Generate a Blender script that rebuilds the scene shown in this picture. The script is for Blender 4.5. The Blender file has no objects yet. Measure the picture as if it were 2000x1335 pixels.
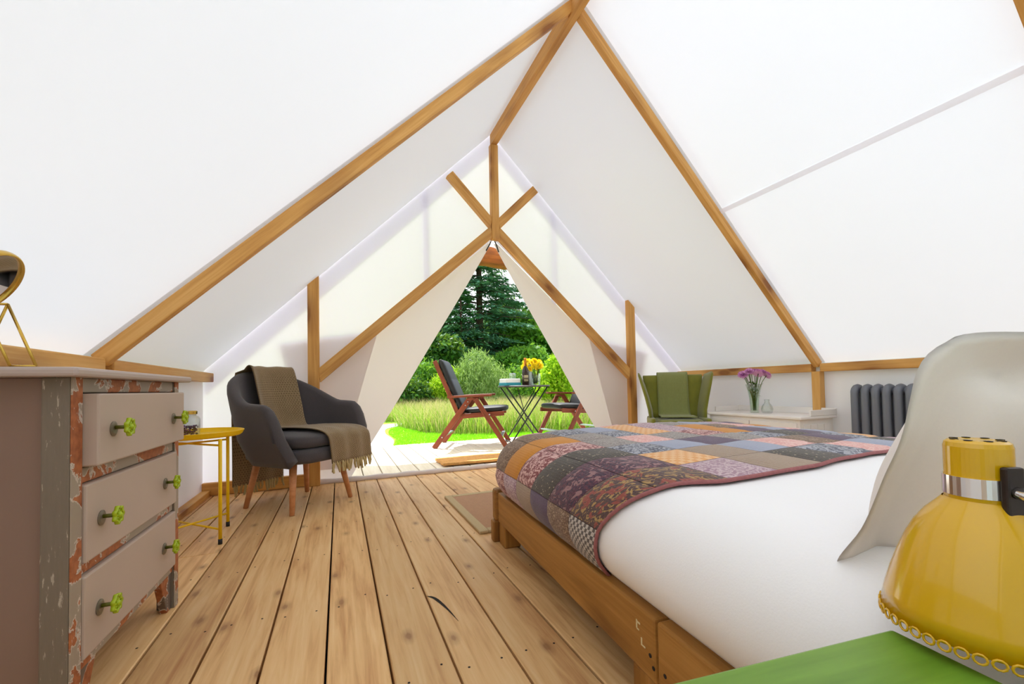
import bpy, bmesh, math, random
import numpy as np
from mathutils import Vector, Matrix, noise
random.seed(7); rng = np.random.default_rng(11)
S = bpy.context.scene
COL = S.collection
PI = math.pi

# ------------------------------------------------------------------ camera
F_PX, CY = 809.64, 734.75
yaw, pit, rol = .3954, .0262, -.0191
fw = Vector((math.sin(yaw)*math.cos(pit), math.cos(yaw)*math.cos(pit), math.sin(pit)))
r0 = Vector((math.cos(yaw), -math.sin(yaw), 0)); u0 = r0.cross(fw)
rr = r0*math.cos(rol)+u0*math.sin(rol); uu = -r0*math.sin(rol)+u0*math.cos(rol)
cd = bpy.data.cameras.new('camera'); cam = bpy.data.objects.new('camera', cd); COL.objects.link(cam)
m = Matrix((rr, uu, -fw)).transposed().to_4x4(); m.translation = (0, 0, .7); cam.matrix_world = m
cd.sensor_width = 36; cd.lens = F_PX/2000*36; cd.shift_y = (CY-667.5)/2000; cd.clip_start = .02; cd.clip_end = 400
S.camera = cam
# ------------------------------------------------------------------ world, sun, exposure
W = bpy.data.worlds.new('world'); S.world = W; W.use_nodes = True
nt = W.node_tree; nt.nodes.clear()
o_ = nt.nodes.new('ShaderNodeOutputWorld'); bg = nt.nodes.new('ShaderNodeBackground')
sky = nt.nodes.new('ShaderNodeTexSky'); sky.sky_type = 'NISHITA'; sky.sun_disc = False
sky.sun_elevation = math.radians(63); sky.sun_rotation = 0; sky.air_density = 1.0; sky.dust_density = 1.5
tcw = nt.nodes.new('ShaderNodeTexCoord'); nzw = nt.nodes.new('ShaderNodeTexNoise'); nzw.inputs['Scale'].default_value = 2.2; nzw.inputs['Detail'].default_value = 6
rpw = nt.nodes.new('ShaderNodeValToRGB'); rpw.color_ramp.elements[0].position = .36; rpw.color_ramp.elements[1].position = .58
mxw = nt.nodes.new('ShaderNodeMix'); mxw.data_type = 'RGBA'
SKY = .16
sc_ = nt.nodes.new('ShaderNodeMix'); sc_.data_type = 'RGBA'; sc_.blend_type = 'MULTIPLY'; sc_.inputs[0].default_value = 1; sc_.inputs[7].default_value = (SKY, SKY, SKY, 1)
nt.links.new(tcw.outputs['Generated'], nzw.inputs['Vector']); nt.links.new(nzw.outputs['Fac'], rpw.inputs['Fac'])
nt.links.new(sky.outputs['Color'], sc_.inputs[6]); nt.links.new(rpw.outputs['Color'], mxw.inputs[0])
nt.links.new(sc_.outputs[2], mxw.inputs[6]); mxw.inputs[7].default_value = (.95, .97, 1.0, 1)
nt.links.new(mxw.outputs[2], bg.inputs['Color']); bg.inputs['Strength'].default_value = 1.0
nt.links.new(bg.outputs[0], o_.inputs['Surface'])
SUN = Vector((0, .5, 1)).normalized()
sd = bpy.data.lights.new('sun', 'SUN'); sd.energy = 4.2; sd.angle = .01; sd.color = (1, .98, .965)
so = bpy.data.objects.new('sun', sd); COL.objects.link(so); so.rotation_euler = SUN.to_track_quat('Z', 'Y').to_euler()
S.view_settings.view_transform = 'Standard'; S.view_settings.look = 'None'; S.view_settings.gamma = 1
S.view_settings.use_curve_mapping = False; S.view_settings.exposure = 1.06
S.cycles.max_bounces = 7; S.cycles.diffuse_bounces = 5; S.cycles.glossy_bounces = 3; S.cycles.transmission_bounces = 5; S.cycles.transparent_max_bounces = 10
S.cycles.use_adaptive_sampling = True; S.cycles.adaptive_threshold = .03
S.cycles.use_denoising = True

# ------------------------------------------------------------------ material helpers
def srgb(r, g, b):
    f = lambda c: (c/255/12.92) if c/255 <= .04045 else ((c/255+.055)/1.055)**2.4
    return (f(r), f(g), f(b), 1)
class NT:
    def __init__(s, name):
        s.m = bpy.data.materials.new(name); s.m.use_nodes = True; s.t = s.m.node_tree; s.t.nodes.clear()
        s.out = s.n('OutputMaterial')
    def n(s, typ, **k):
        nd = s.t.nodes.new('ShaderNode'+typ)
        for a, v in k.items():
            if hasattr(nd, a): setattr(nd, a, v)
        return nd
    def l(s, a, b): s.t.links.new(a, b); return s
    def coords(s, kind='Object', scale=(1, 1, 1), rand=True):
        tc = s.n('TexCoord'); mp = s.n('Mapping'); mp.inputs['Scale'].default_value = scale
        src = tc.outputs[kind]
        if rand:
            oi = s.n('ObjectInfo'); ad = s.n('VectorMath', operation='MULTIPLY_ADD')
            ad.inputs[1].default_value = (37, 53, 71); s.l(oi.outputs['Random'], ad.inputs[0]); s.l(src, ad.inputs[2]); src = ad.outputs[0]
        s.l(src, mp.inputs['Vector']); return mp.outputs['Vector']
    def noise(s, vec, scale=5, detail=4, rough=.5, dist=0):
        nd = s.n('TexNoise'); nd.inputs['Scale'].default_value = scale; nd.inputs['Detail'].default_value = detail
        nd.inputs['Roughness'].default_value = rough; nd.inputs['Distortion'].default_value = dist
        if vec: s.l(vec, nd.inputs['Vector'])
        return nd.outputs['Fac']
    def voro(s, vec, scale=5, feature='F1', rnd=1, dim='3D'):
        nd = s.n('TexVoronoi', feature=feature, voronoi_dimensions=dim); nd.inputs['Scale'].default_value = scale; nd.inputs['Randomness'].default_value = rnd
        if vec: s.l(vec, nd.inputs['Vector'])
        return nd.outputs
    def ramp(s, fac, stops, interp='LINEAR'):
        nd = s.n('ValToRGB'); cr = nd.color_ramp; cr.interpolation = interp
        while len(cr.elements) < len(stops): cr.elements.new(.5)
        for e, (p, c) in zip(cr.elements, stops): e.position = p; e.color = c if len(c) == 4 else (*c, 1)
        s.l(fac, nd.inputs['Fac']); return nd.outputs['Color']
    def mix(s, fac, a, b, blend='MIX'):
        nd = s.n('Mix', data_type='RGBA', blend_type=blend)
        for v, i in ((fac, 0), (a, 6), (b, 7)):
            if isinstance(v, (int, float)): nd.inputs[i].default_value = v
            elif isinstance(v, tuple): nd.inputs[i].default_value = v
            else: s.l(v, nd.inputs[i])
        return nd.outputs[2]
    def math(s, op, a, b=0.):
        nd = s.n('Math', operation=op)
        for i, v in enumerate((a, b)):
            if isinstance(v, (int, float)): nd.inputs[i].default_value = v
            else: s.l(v, nd.inputs[i])
        return nd.outputs[0]
    def bump(s, h, strength=.2, dist=.01):
        nd = s.n('Bump'); nd.inputs['Strength'].default_value = strength; nd.inputs['Distance'].default_value = dist
        s.l(h, nd.inputs['Height']); return nd.outputs['Normal']
    def pbsdf(s, col, rough=.6, metal=0, normal=None, **k):
        b = s.n('BsdfPrincipled')
        if isinstance(col, tuple): b.inputs['Base Color'].default_value = col
        else: s.l(col, b.inputs['Base Color'])
        if isinstance(rough, (int, float)): b.inputs['Roughness'].default_value = rough
        else: s.l(rough, b.inputs['Roughness'])
        b.inputs['Metallic'].default_value = metal
        if normal is not None: s.l(normal, b.inputs['Normal'])
        for a, v in k.items(): b.inputs[a.replace('_', ' ')].default_value = v
        s.l(b.outputs[0], s.out.inputs['Surface']); return b
def plain(name, col, rough=.6, metal=0, nz=.06, nscale=30, bump=.05, **k):
    t = NT(name); v = t.coords('Object'); f = t.noise(v, nscale, 3)
    c = t.mix(f, tuple(x*(1-nz) for x in col[:3])+(1,), tuple(min(1, x*(1+nz)) for x in col[:3])+(1,))
    t.pbsdf(c, rough, metal, t.bump(f, bump, .004) if bump else None, **k); return t.m
def wood(name, dark, mid, light, rough=.6, knot=srgb(110, 60, 25), kscale=(2.2, 9, 9), knots=.07, gs=(1.3, 22, 22), var=.12, bump=.15, spec=.4, flat=False):
    t = NT(name); v = t.coords('Object', gs); v2 = t.coords('Object', (gs[0]*.5, gs[1]*.22, gs[2]*.22))
    g1 = t.noise(v, 2.2, 5, .6, .6); g2 = t.noise(v2, 1.4, 3, .5, 1.2)
    f = t.math('ADD', t.math('MULTIPLY', g1, .55), t.math('MULTIPLY', g2, .45))
    c = t.ramp(f, [(.32, dark), (.5, mid), (.68, light)])
    vo = t.voro(t.coords('Object', kscale), 1.0, dim='2D' if flat else '3D')
    big = t.noise(t.coords('Object', (3, 3, 3)), 3, 2)
    kd = t.math('ADD', vo['Distance'], t.math('MULTIPLY', t.math('SUBTRACT', g1, .5), .12))
    kf = t.ramp(kd, [(knots*.55, (.95,)*3), (knots, (.5,)*3), (knots*2.4, (0, 0, 0))])
    if flat:   # boards: only some cells carry a knot
        sp = t.n('SeparateColor'); t.l(vo['Color'], sp.inputs[0]); kf = t.math('MULTIPLY', kf, t.ramp(sp.outputs[0], [(.50, (0, 0, 0)), (.58, (.85,)*3)]))
    c = t.mix(kf, c, knot)
    oi = t.n('ObjectInfo'); hs = t.n('HueSaturation'); t.l(c, hs.inputs['Color'])
    t.l(t.math('ADD', t.math('MULTIPLY', oi.outputs['Random'], 2*var), 1-var), hs.inputs['Value'])
    c2 = t.mix(t.math('MULTIPLY', big, .35), hs.outputs['Color'], mid)
    t.pbsdf(c2, rough, 0, t.bump(f, bump, .003), **{'Specular_IOR_Level': spec}); return t.m
def canvas(name, refl, trans, frac, scale=40):
    t = NT(name); v = t.coords('Object', rand=False); f = t.noise(v, scale, 3); w = t.noise(v, 1.6, 3)
    d = t.n('BsdfDiffuse'); d.inputs['Color'].default_value = refl; tr = t.n('BsdfTranslucent')
    c = t.mix(t.math('ADD', t.math('MULTIPLY', w, .7), t.math('MULTIPLY', f, .3)), tuple(x*.93 for x in trans[:3])+(1,), trans); t.l(c, tr.inputs['Color'])
    n = t.bump(f, .06, .003); t.l(n, d.inputs['Normal'])
    mx = t.n('MixShader'); mx.inputs[0].default_value = frac; t.l(d.outputs[0], mx.inputs[1]); t.l(tr.outputs[0], mx.inputs[2]); t.l(mx.outputs[0], t.out.inputs['Surface']); return t.m
def leafmat(name, c1, c2, trans=.35, warm=.3):
    t = NT(name); g = t.n('NewGeometry'); f = g.outputs['Random Per Island']; c = t.mix(f, c1, c2)
    b = t.n('BsdfPrincipled'); t.l(c, b.inputs['Base Color']); b.inputs['Roughness'].default_value = .55; b.inputs['Specular IOR Level'].default_value = .3
    tr = t.n('BsdfTranslucent'); t.l(t.mix(warm, c, (.5, .7, .05, 1)), tr.inputs['Color'])
    mx = t.n('MixShader'); mx.inputs[0].default_value = trans; t.l(b.outputs[0], mx.inputs[1]); t.l(tr.outputs[0], mx.inputs[2]); t.l(mx.outputs[0], t.out.inputs['Surface']); return t.m
def weave(name, c1, c2, su, sv, rough=.9, kind='UV', bump=.5):
    t = NT(name); v = t.coords(kind, (su, sv, 1), rand=False); ck = t.n('TexBrick'); ck.offset = .5
    ck.inputs['Scale'].default_value = 1; ck.inputs['Mortar Size'].default_value = .09; ck.inputs['Brick Width'].default_value = 1; ck.inputs['Row Height'].default_value = .5
    ck.inputs['Color1'].default_value = c1; ck.inputs['Color2'].default_value = tuple(x*.88 for x in c1[:3])+(1,); ck.inputs['Mortar'].default_value = c2
    t.l(v, ck.inputs['Vector']); f = t.noise(t.coords(kind, (su*.3, sv*.3, 1), rand=False), 1, 3)
    c = t.mix(t.math('MULTIPLY', f, .4), ck.outputs['Color'], c2)
    inv = t.math('SUBTRACT', 1, ck.outputs['Fac']); t.pbsdf(c, rough, 0, t.bump(inv, bump, .004), Sheen_Weight=.2); return t.m
def glass(name, tint=(1, 1, 1, 1), rough=0):
    # thin-walled clear glass: see-through with edge reflections
    t = NT(name); tr = t.n('BsdfTransparent'); tr.inputs['Color'].default_value = tint; g = t.n('BsdfGlossy'); g.inputs['Roughness'].default_value = .03
    lw = t.n('LayerWeight'); lw.inputs['Blend'].default_value = .28; f = t.math('ADD', t.math('MULTIPLY', lw.outputs['Facing'], .55), .04)
    mx = t.n('MixShader'); t.l(f, mx.inputs[0]); t.l(tr.outputs[0], mx.inputs[1]); t.l(g.outputs[0], mx.inputs[2]); t.l(mx.outputs[0], t.out.inputs['Surface']); return t.m

M = {}
M['floor'] = wood('floor_wood', srgb(184, 124, 72), srgb(228, 182, 124), srgb(243, 207, 154), .5, srgb(126, 74, 40), (3.8, 7.5, 1), .072, var=.17, flat=True)
M['deck'] = wood('deck_wood', srgb(205, 190, 165), srgb(225, 212, 190), srgb(238, 228, 210), .7, srgb(170, 145, 115), (1.6, 7, 7), .04, var=.05)
M['timber'] = wood('timber', srgb(188, 128, 58), srgb(218, 162, 86), srgb(234, 186, 114), .55, srgb(120, 58, 18), (2.6, 7, 7), .22, (1.1, 26, 26), .06)
M['bedwood'] = wood('bed_timber', srgb(122, 78, 28), srgb(158, 108, 46), srgb(186, 134, 68), .5, srgb(80, 38, 10), (2.2, 9, 9), .15, (1.2, 24, 24), .05)
M['beech'] = wood('beech', srgb(180, 112, 66), srgb(204, 138, 90), srgb(216, 154, 106), .45, srgb(170, 100, 60), (3, 9, 9), .01)
M['teak'] = wood('teak', srgb(96, 44, 24), srgb(130, 62, 36), srgb(152, 78, 46), .5, srgb(70, 30, 16), (3, 9, 9), .02)
M['log'] = wood('porch_log', srgb(84, 42, 12), srgb(150, 82, 26), srgb(184, 108, 38), .65, srgb(48, 22, 8), (2.4, 4, 4), .3, (1.6, 12, 12))
M['canvas'] = canvas('canvas_roof', (.85, .865, .895, 1), (.79, .83, .90, 1), .215)
M['canvas_back_fill'] = canvas('canvas_back_fill', (.85, .865, .895, 1), (.79, .83, .90, 1), .40)  # unseen back cloth, made more translucent than the roof as added fill light
M['fly'] = canvas('canvas_fly', (.86, .855, .855, 1), (.86, .84, .82, 1), .5)
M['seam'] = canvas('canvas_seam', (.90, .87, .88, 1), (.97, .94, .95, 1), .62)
M['canvas_wall'] = canvas('canvas_wall', (.92, .905, .935, 1), (.85, .72, .85, 1), .10)
M['canvas_front'] = canvas('canvas_front', (.88, .87, .90, 1), (.90, .875, 1.0, 1), .58)
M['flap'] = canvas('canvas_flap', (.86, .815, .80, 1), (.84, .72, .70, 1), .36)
M['dark'] = plain('dark_gap', (.012, .008, .006, 1), .9)
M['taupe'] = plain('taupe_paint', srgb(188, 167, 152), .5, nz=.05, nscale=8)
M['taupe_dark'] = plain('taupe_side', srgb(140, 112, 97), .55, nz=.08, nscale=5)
M['slab'] = plain('taupe_top', srgb(182, 164, 156), .4, nz=.06, nscale=8)
M['gold'] = plain('gold_metal', srgb(214, 176, 84), .25, 1, nz=.02, bump=0)
M['mirror'] = plain('mirror_glass', (.86, .88, .88, 1), .03, 1, nz=0, bump=0)
M['yellow'] = plain('yellow_paint', srgb(253, 206, 0), .4, nz=.02, bump=0)
M['black'] = plain('black_rubber', (.015, .015, .015, 1), .6)
M['lime'] = plain('lime_enamel', srgb(168, 190, 20), .25, nz=.02, bump=0)
M['olive_metal'] = plain('olive_spindle', srgb(96, 96, 22), .35, .3)
M['plate'] = plain('grey_rosette', srgb(128, 116, 100), .4, .4)
M['charcoal'] = plain('charcoal_wool', srgb(74, 68, 70), .95, nz=.22, nscale=260, bump=.3, Sheen_Weight=.15)
M['throw'] = weave('brown_weave', srgb(178, 152, 114), srgb(108, 86, 58), 96, 22)
M['tassel'] = plain('cotton_tassel', srgb(186, 164, 116), .95, nz=.2, nscale=200, bump=.3)
M['velvet'] = plain('green_velvet', srgb(118, 118, 22), .8, nz=.35, nscale=9, bump=.1, Sheen_Weight=.4)
M['greenthrow'] = weave('green_weave', srgb(160, 164, 100), srgb(120, 126, 66), 60, 40)
M['white_paint'] = plain('white_paint', srgb(245, 239, 235), .45, nz=.02, nscale=10)
M['glass'] = glass('clear_glass', (.95, .97, .96, 1))
M['glass_green'] = glass('flower_water', (.90, .96, .90, 1))
M['pink'] = leafmat('pink_petal', srgb(214, 136, 200), srgb(242, 186, 230), .2, 0)
M['stem'] = leafmat('stem_green', srgb(46, 84, 24), srgb(96, 132, 48), .2)
M['radiator'] = plain('anthracite_iron', srgb(116, 120, 131), .38, .1, nz=.03, bump=0)
M['linen'] = plain('white_linen', srgb(247, 245, 245), .85, nz=.02, nscale=300, bump=.06, Sheen_Weight=.1)
M['pillow'] = plain('grey_linen', srgb(238, 230, 224), .85, nz=.02, nscale=300, bump=.05)
M['pillow_shade'] = plain('shade_tan_linen', srgb(214, 192, 172), .85, nz=.02, nscale=300, bump=.05)  # tan tone holds the shade behind the pillows in its colour
M['lamp'] = plain('mustard_enamel', srgb(214, 164, 4), .22, nz=.02, bump=0, Coat_Weight=.4)
M['chrome'] = plain('chrome', (.82, .82, .84, 1), .12, 1, nz=0, bump=0)
M['iron'] = plain('worn_iron', srgb(70, 62, 60), .35, .9, nz=.3, nscale=60)
M['coir'] = weave('sisal', srgb(206, 156, 108), srgb(150, 98, 58), 90, 60, kind='UV')
M['rug_border'] = plain('rug_border_cotton', srgb(190, 166, 126), .95, nz=.12, nscale=160, bump=.2)
M['doormat'] = plain('coir_mat', srgb(206, 150, 84), 1, nz=.35, nscale=55, bump=.8)
M['cushion'] = plain('black_cushion', srgb(22, 23, 27), .55, nz=.15, nscale=12, bump=.15)
M['iron_black'] = plain('black_iron', (.02, .02, .022, 1), .45)
M['steel'] = plain('steel', (.6, .6, .62, 1), .3, 1, bump=0)
M['bottle'] = plain('brown_bottle', srgb(40, 22, 12), .08, nz=.0, bump=0)
M['label'] = plain('bottle_label', srgb(60, 46, 26), .6); M['cream'] = plain('cream_print', srgb(222, 206, 160), .6)
M['foil'] = plain('gold_foil', srgb(196, 130, 50), .35, .7)
M['teal'] = plain('teal_card', srgb(36, 148, 166), .5); M['white'] = plain('white_card', srgb(246, 246, 244), .5)
M['pale_metal'] = plain('pale_metal', srgb(170, 180, 184), .3, .6)
M['yflower'] = leafmat('yellow_petal', srgb(250, 216, 4), srgb(255, 236, 50), .3, 0)
M['lawn'] = plain('lawn_turf', srgb(132, 196, 24), .9, nz=.25, nscale=14, bump=.4)
M['soil'] = plain('meadow_soil', srgb(92, 128, 40), .95, nz=.3, nscale=4, bump=.3)
M['path'] = plain('pale_gravel', srgb(208, 212, 214), .9, nz=.12, nscale=70, bump=.5)
M['bark'] = plain('bark', srgb(72, 52, 40), .9, nz=.3, nscale=8, bump=.6)
def green_top():
    t = NT('green_stain'); v = t.coords('Object', (2, 22, 2)); f = t.noise(v, 3, 5); f2 = t.noise(t.coords('Object', (5, 5, 5)), 1.1, 2)
    c = t.ramp(f, [(.3, srgb(84, 130, 34)), (.7, srgb(112, 158, 52))]); c = t.mix(t.math('MULTIPLY', f2, .5), c, srgb(120, 142, 20)); t.pbsdf(c, .4, 0, t.bump(f, .08, .002)); return t.m
M['green'] = green_top()
def chipped(name, amt, base=srgb(160, 144, 126)):
    t = NT(name); v = t.coords('Object', (1, 1, 1)); f = t.noise(v, 9, 8, .6, .5); f2 = t.noise(v, 5, 2); g = t.noise(v, 60, 4)
    k = t.math('ADD', t.math('MULTIPLY', f, .7), t.math('MULTIPLY', f2, .3))
    orange = t.ramp(g, [(.3, srgb(142, 76, 40)), (.7, srgb(184, 108, 62))])
    c = t.mix(t.ramp(k, [(amt-.014, (0, 0, 0)), (amt-.008, (1, 1, 1)), (amt, (1, 1, 1)), (amt+.006, (0, 0, 0))], 'LINEAR'), base, srgb(206, 192, 178))
    c = t.mix(t.ramp(k, [(amt-.002, (0, 0, 0)), (amt+.004, (1, 1, 1))]), c, orange)
    t.pbsdf(c, .6, 0, t.bump(k, .5, .004)); return t.m
M['chip_rail'] = chipped('chipped_rail', .525); M['chip_edge'] = chipped('chipped_edge', .515); M['chip_leg'] = chipped('chipped_leg', .50, srgb(110, 92, 80))
def worn_post():
    t = NT('worn_post'); v = t.coords('Object', (60, 60, 9)); f = t.noise(v, 2.6, 7, .65); g = t.noise(t.coords('Object', (4, 4, 4)), 2, 2)
    k = t.math('ADD', t.math('MULTIPLY', f, .75), t.math('MULTIPLY', g, .25))
    c = t.ramp(k, [(.0, srgb(112, 100, 86)), (.59, srgb(126, 112, 96)), (.615, srgb(186, 172, 154)), (.66, srgb(170, 156, 138))]); t.pbsdf(c, .6, 0, t.bump(k, .2, .003)); return t.m
M['worn_post'] = worn_post()

# ------------------------------------------------------------------ object helpers
def tag(o, label=None, cat=None, group=None, kind=None):
    for k, v in (('label', label), ('category', cat), ('group', group), ('kind', kind)):
        if v: o[k] = v
    return o
def empty(name, loc=(0, 0, 0), rz=0, label=None, cat=None, group=None, kind=None):
    o = bpy.data.objects.new(name, None); COL.objects.link(o); o.location = loc; o.rotation_euler = (0, 0, rz); o.empty_display_size = .05
    return tag(o, label, cat, group, kind)
def link(name, me, mat=None, parent=None, bevel=0, smooth=False, seg=2):
    o = bpy.data.objects.new(name, me); COL.objects.link(o)
    if mat is not None and not me.materials: me.materials.append(M[mat] if isinstance(mat, str) else mat)
    if parent: o.parent = parent
    if smooth:
        me.polygons.foreach_set('use_smooth', [True]*len(me.polygons))
    if bevel:
        b = o.modifiers.new('bevel', 'BEVEL'); b.width = bevel; b.segments = seg; b.limit_method = 'ANGLE'
    return o
class MB:
    def __init__(s): s.v = []; s.f = []; s.uv = None
    def add(s, vs, fs):
        n = len(s.v); s.v += [tuple(x) for x in vs]; s.f += [tuple(i+n for i in f) for f in fs]; return s
    def box(s, lo, hi, mat=None):
        x0, y0, z0 = lo; x1, y1, z1 = hi
        vs = [(x0, y0, z0), (x1, y0, z0), (x1, y1, z0), (x0, y1, z0), (x0, y0, z1), (x1, y0, z1), (x1, y1, z1), (x0, y1, z1)]
        if mat is not None: vs = [mat @ Vector(v) for v in vs]
        return s.add(vs, [(0, 3, 2, 1), (4, 5, 6, 7), (0, 1, 5, 4), (1, 2, 6, 5), (2, 3, 7, 6), (3, 0, 4, 7)])
    def prism(s, poly, h0, h1, ax='z'):
        n = len(poly); e = {'z': lambda a, b, h: (a, b, h), 'y': lambda a, b, h: (a, h, b), 'x': lambda a, b, h: (h, a, b)}[ax]
        vs = [e(a, b, h0) for a, b in poly]+[e(a, b, h1) for a, b in poly]
        return s.add(vs, [tuple(range(n))[::-1], tuple(range(n, 2*n))]+[(i, (i+1) % n, n+(i+1) % n, n+i) for i in range(n)])
    def tube(s, pts, rad, seg=10, cap=True, closed=False):
        pts = [Vector(p) for p in pts]; n = len(pts); rads = rad if isinstance(rad, (list, tuple)) else [rad]*n
        rings = []; prev = None
        for i, p in enumerate(pts):
            if closed: t = (pts[(i+1) % n]-pts[i-1])
            else: t = pts[min(i+1, n-1)]-pts[max(i-1, 0)]
            t.normalize()
            if prev is None:
                a = Vector((0, 0, 1)) if abs(t.z) < .9 else Vector((1, 0, 0)); a = a.cross(t).normalized()
            else: a = (prev-t*prev.dot(t)).normalized()
            prev = a; b = t.cross(a)
            rings.append([p+(a*math.cos(2*PI*k/seg)+b*math.sin(2*PI*k/seg))*rads[i] for k in range(seg)])
        vs = [v for r in rings for v in r]; fs = []
        for i in range(n if closed else n-1):
            j = (i+1) % n
            for k in range(seg): fs.append((i*seg+k, i*seg+(k+1) % seg, j*seg+(k+1) % seg, j*seg+k))
        if cap and not closed: fs += [tuple(range(seg))[::-1], tuple((n-1)*seg+k for k in range(seg))]
        return s.add(vs, fs)
    def lathe(s, prof, seg=24, c=(0, 0, 0), axis=None):
        # prof: (r, z)
        vs = []; fs = []; n = len(prof)
        R = axis.to_track_quat('Z', 'Y').to_matrix() if axis is not None else Matrix.Identity(3)
        for r, z in prof:
            for k in range(seg):
                a = 2*PI*k/seg; vs.append(Vector(c)+R @ Vector((r*math.cos(a), r*math.sin(a), z)))
        for i in range(n-1):
            for k in range(seg): fs.append((i*seg+k, i*seg+(k+1) % seg, (i+1)*seg+(k+1) % seg, (i+1)*seg+k))
        if prof[0][0] > 1e-6: fs.append(tuple(range(seg))[::-1])
        if prof[-1][0] > 1e-6: fs.append(tuple((n-1)*seg+k for k in range(seg)))
        return s.add(vs, fs)
    def grid(s, fn, nu, nv, uvs=True):
        vs = []; fs = []
        for i in range(nu+1):
            for j in range(nv+1): vs.append(fn(i/nu, j/nv))
        for i in range(nu):
            for j in range(nv): a = i*(nv+1)+j; fs.append((a, a+nv+1, a+nv+2, a+1))
        if uvs: s.uv = (nu, nv)
        return s.add(vs, fs)
    def mesh(s, name):
        me = bpy.data.meshes.new(name); me.from_pydata(s.v, [], s.f); me.update()
        if s.uv:
            nu, nv = s.uv; ul = me.uv_layers.new(name='UVMap'); n1 = nv+1
            for p in me.polygons:
                for li in p.loop_indices:
                    vi = me.loops[li].vertex_index
                    ul.data[li].uv = ((vi // n1)/nu, (vi % n1)/nv)
        return me
    def build(s, name, mat, parent=None, bevel=0, smooth=False, solid=0, recalc=False):
        me = s.mesh(name)
        if recalc:
            bm = bmesh.new(); bm.from_mesh(me); bmesh.ops.recalc_face_normals(bm, faces=bm.faces); bm.to_mesh(me); bm.free()
        o = link(name, me, mat, parent, bevel, smooth)
        if solid: q = o.modifiers.new('solid', 'SOLIDIFY'); q.thickness = solid; q.offset = 0
        return o
_beams = {}
def beam(name, p0, p1, w, h, mat, parent=None, up=(0, 0, 1), bevel=.004, cut0=0, cut1=0):
    """box along local X from p0 to p1; w sideways, h along up"""
    p0 = Vector(p0); p1 = Vector(p1); d = p1-p0; L = d.length; x = d/L; z = Vector(up); z = (z-x*z.dot(x)).normalized(); y = z.cross(x)
    b = MB()
    vs = []
    for zz in (-h/2, h/2):
        for yy in (-w/2, w/2):
            vs.append((0+cut0*(zz/h), yy, zz)); vs.append((L+cut1*(zz/h), yy, zz))
    b.add(vs, [(0, 2, 3, 1), (4, 5, 7, 6), (0, 1, 5, 4), (2, 6, 7, 3), (0, 4, 6, 2), (1, 3, 7, 5)])
    o = b.build(name, mat, None, bevel)
    mw = Matrix((x, y, z)).transposed().to_4x4(); mw.translation = p0
    if parent: o.parent = parent
    o.matrix_local = mw
    return o
def copy_tree(o, parent=None):
    c = o.copy(); COL.objects.link(c); c.parent = parent
    for ch in list(o.children): copy_tree(ch, c)
    return c
def cr(pts, n):
    """smooth curve through points (Catmull-Rom)"""
    pts = [Vector(p) for p in pts]; P = [pts[0]*2-pts[1]]+pts+[pts[-1]*2-pts[-2]]; out = []
    for i in range(1, len(P)-2):
        for k in range(n):
            t = k/n; a, b, c, d = P[i-1], P[i], P[i+1], P[i+2]
            out.append(.5*((2*b)+(c-a)*t+(2*a-5*b+4*c-d)*t*t+(3*b-a-3*c+d)*t**3))
    out.append(pts[-1]); return out

# ------------------------------------------------------------------ room dimensions
XL, XM, XR = -.868, 1.288, 3.444
YF, YB, YP = 3.46, -.80, 5.09
ZE, ZR = .843, 2.985
SL = (ZR-ZE)/(XM-XL)
Y2, Y3 = 2.04, .60
def roofz(x): return ZR-abs(x-XM)*SL
# ------------------------------------------------------------------ floor: planks over a dark void
floor = MB().box((XL-.1, YB-.1, -.09), (XR+.1, YF+.02, -.05)).build('floor', 'dark'); floor['kind'] = 'structure'
X0, PW = -.7959, .1518
def plank_mesh(L, w): return MB().box((0, -w/2, -.042), (L, w/2, 0)).mesh('plank')
cache = {}
def plank(xc, ya, yb, w, mat, parent):
    key = (round(yb-ya, 3), round(w, 3), mat)
    if key not in cache: cache[key] = plank_mesh(yb-ya, w); cache[key].materials.append(M[mat])
    o = bpy.data.objects.new('plank', cache[key]); COL.objects.link(o); o.parent = parent
    o.matrix_local = Matrix.Translation((xc, ya, 0)) @ Matrix.Rotation(PI/2, 4, 'Z')
    b = o.modifiers.new('bevel', 'BEVEL'); b.width = .003; b.segments = 1
    return o
joints = {4: .86, 1: 2.2, 12: 1.1, 7: -.1, 16: 2.4, 20: 1.3}
for k in range(-1, 28):
    xa = X0+k*PW; w = PW-.0055-.002*random.random(); xc = xa+PW/2
    if xc+w/2 > XR+.08: break
    if k in joints: plank(xc, YB-.05, joints[k]-.001, w, 'floor', floor); plank(xc, joints[k]+.001, YF-.01, w, 'floor', floor)
    else: plank(xc, YB-.05, YF-.01, w, 'floor', floor)
nails = MB()
for k in range(0, 27):
    for yj in (-.3, .15, .6, 1.05, 1.5, 1.95, 2.4, 2.85, 3.3):
        for s in (.03, .12):
            x, y = X0+k*PW+s+random.uniform(-.006, .006), yj+random.uniform(-.03, .03)
            nails.add([(x+.0035*math.cos(a*PI/3), y+.0035*math.sin(a*PI/3), .0006) for a in range(6)], [(0, 1, 2, 3, 4, 5)])
tag(nails.build('nail_heads', 'dark', floor), kind='stuff')
# split in one plank, open crack beside the joint
ck = cr([(.268, 1.428, .0008), (.290, 1.400, .0008), (.311, 1.324, .0008), (.326, 1.236, .0008)], 4)
cm = MB(); wd = [.0006, .002, .004, .004, .0045, .005, .0045, .004, .003, .0025, .002, .001, .0005]
vs = [(p.x-wd[i], p.y-wd[i]*.6, p.z) for i, p in enumerate(ck)]+[(p.x+wd[i], p.y+wd[i]*.6, p.z) for i, p in enumerate(ck)]
n = len(ck); cm.add(vs, [(i, n+i, n+i+1, i+1) for i in range(n-1)]); cm.build('plank_split', 'dark', floor)
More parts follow.
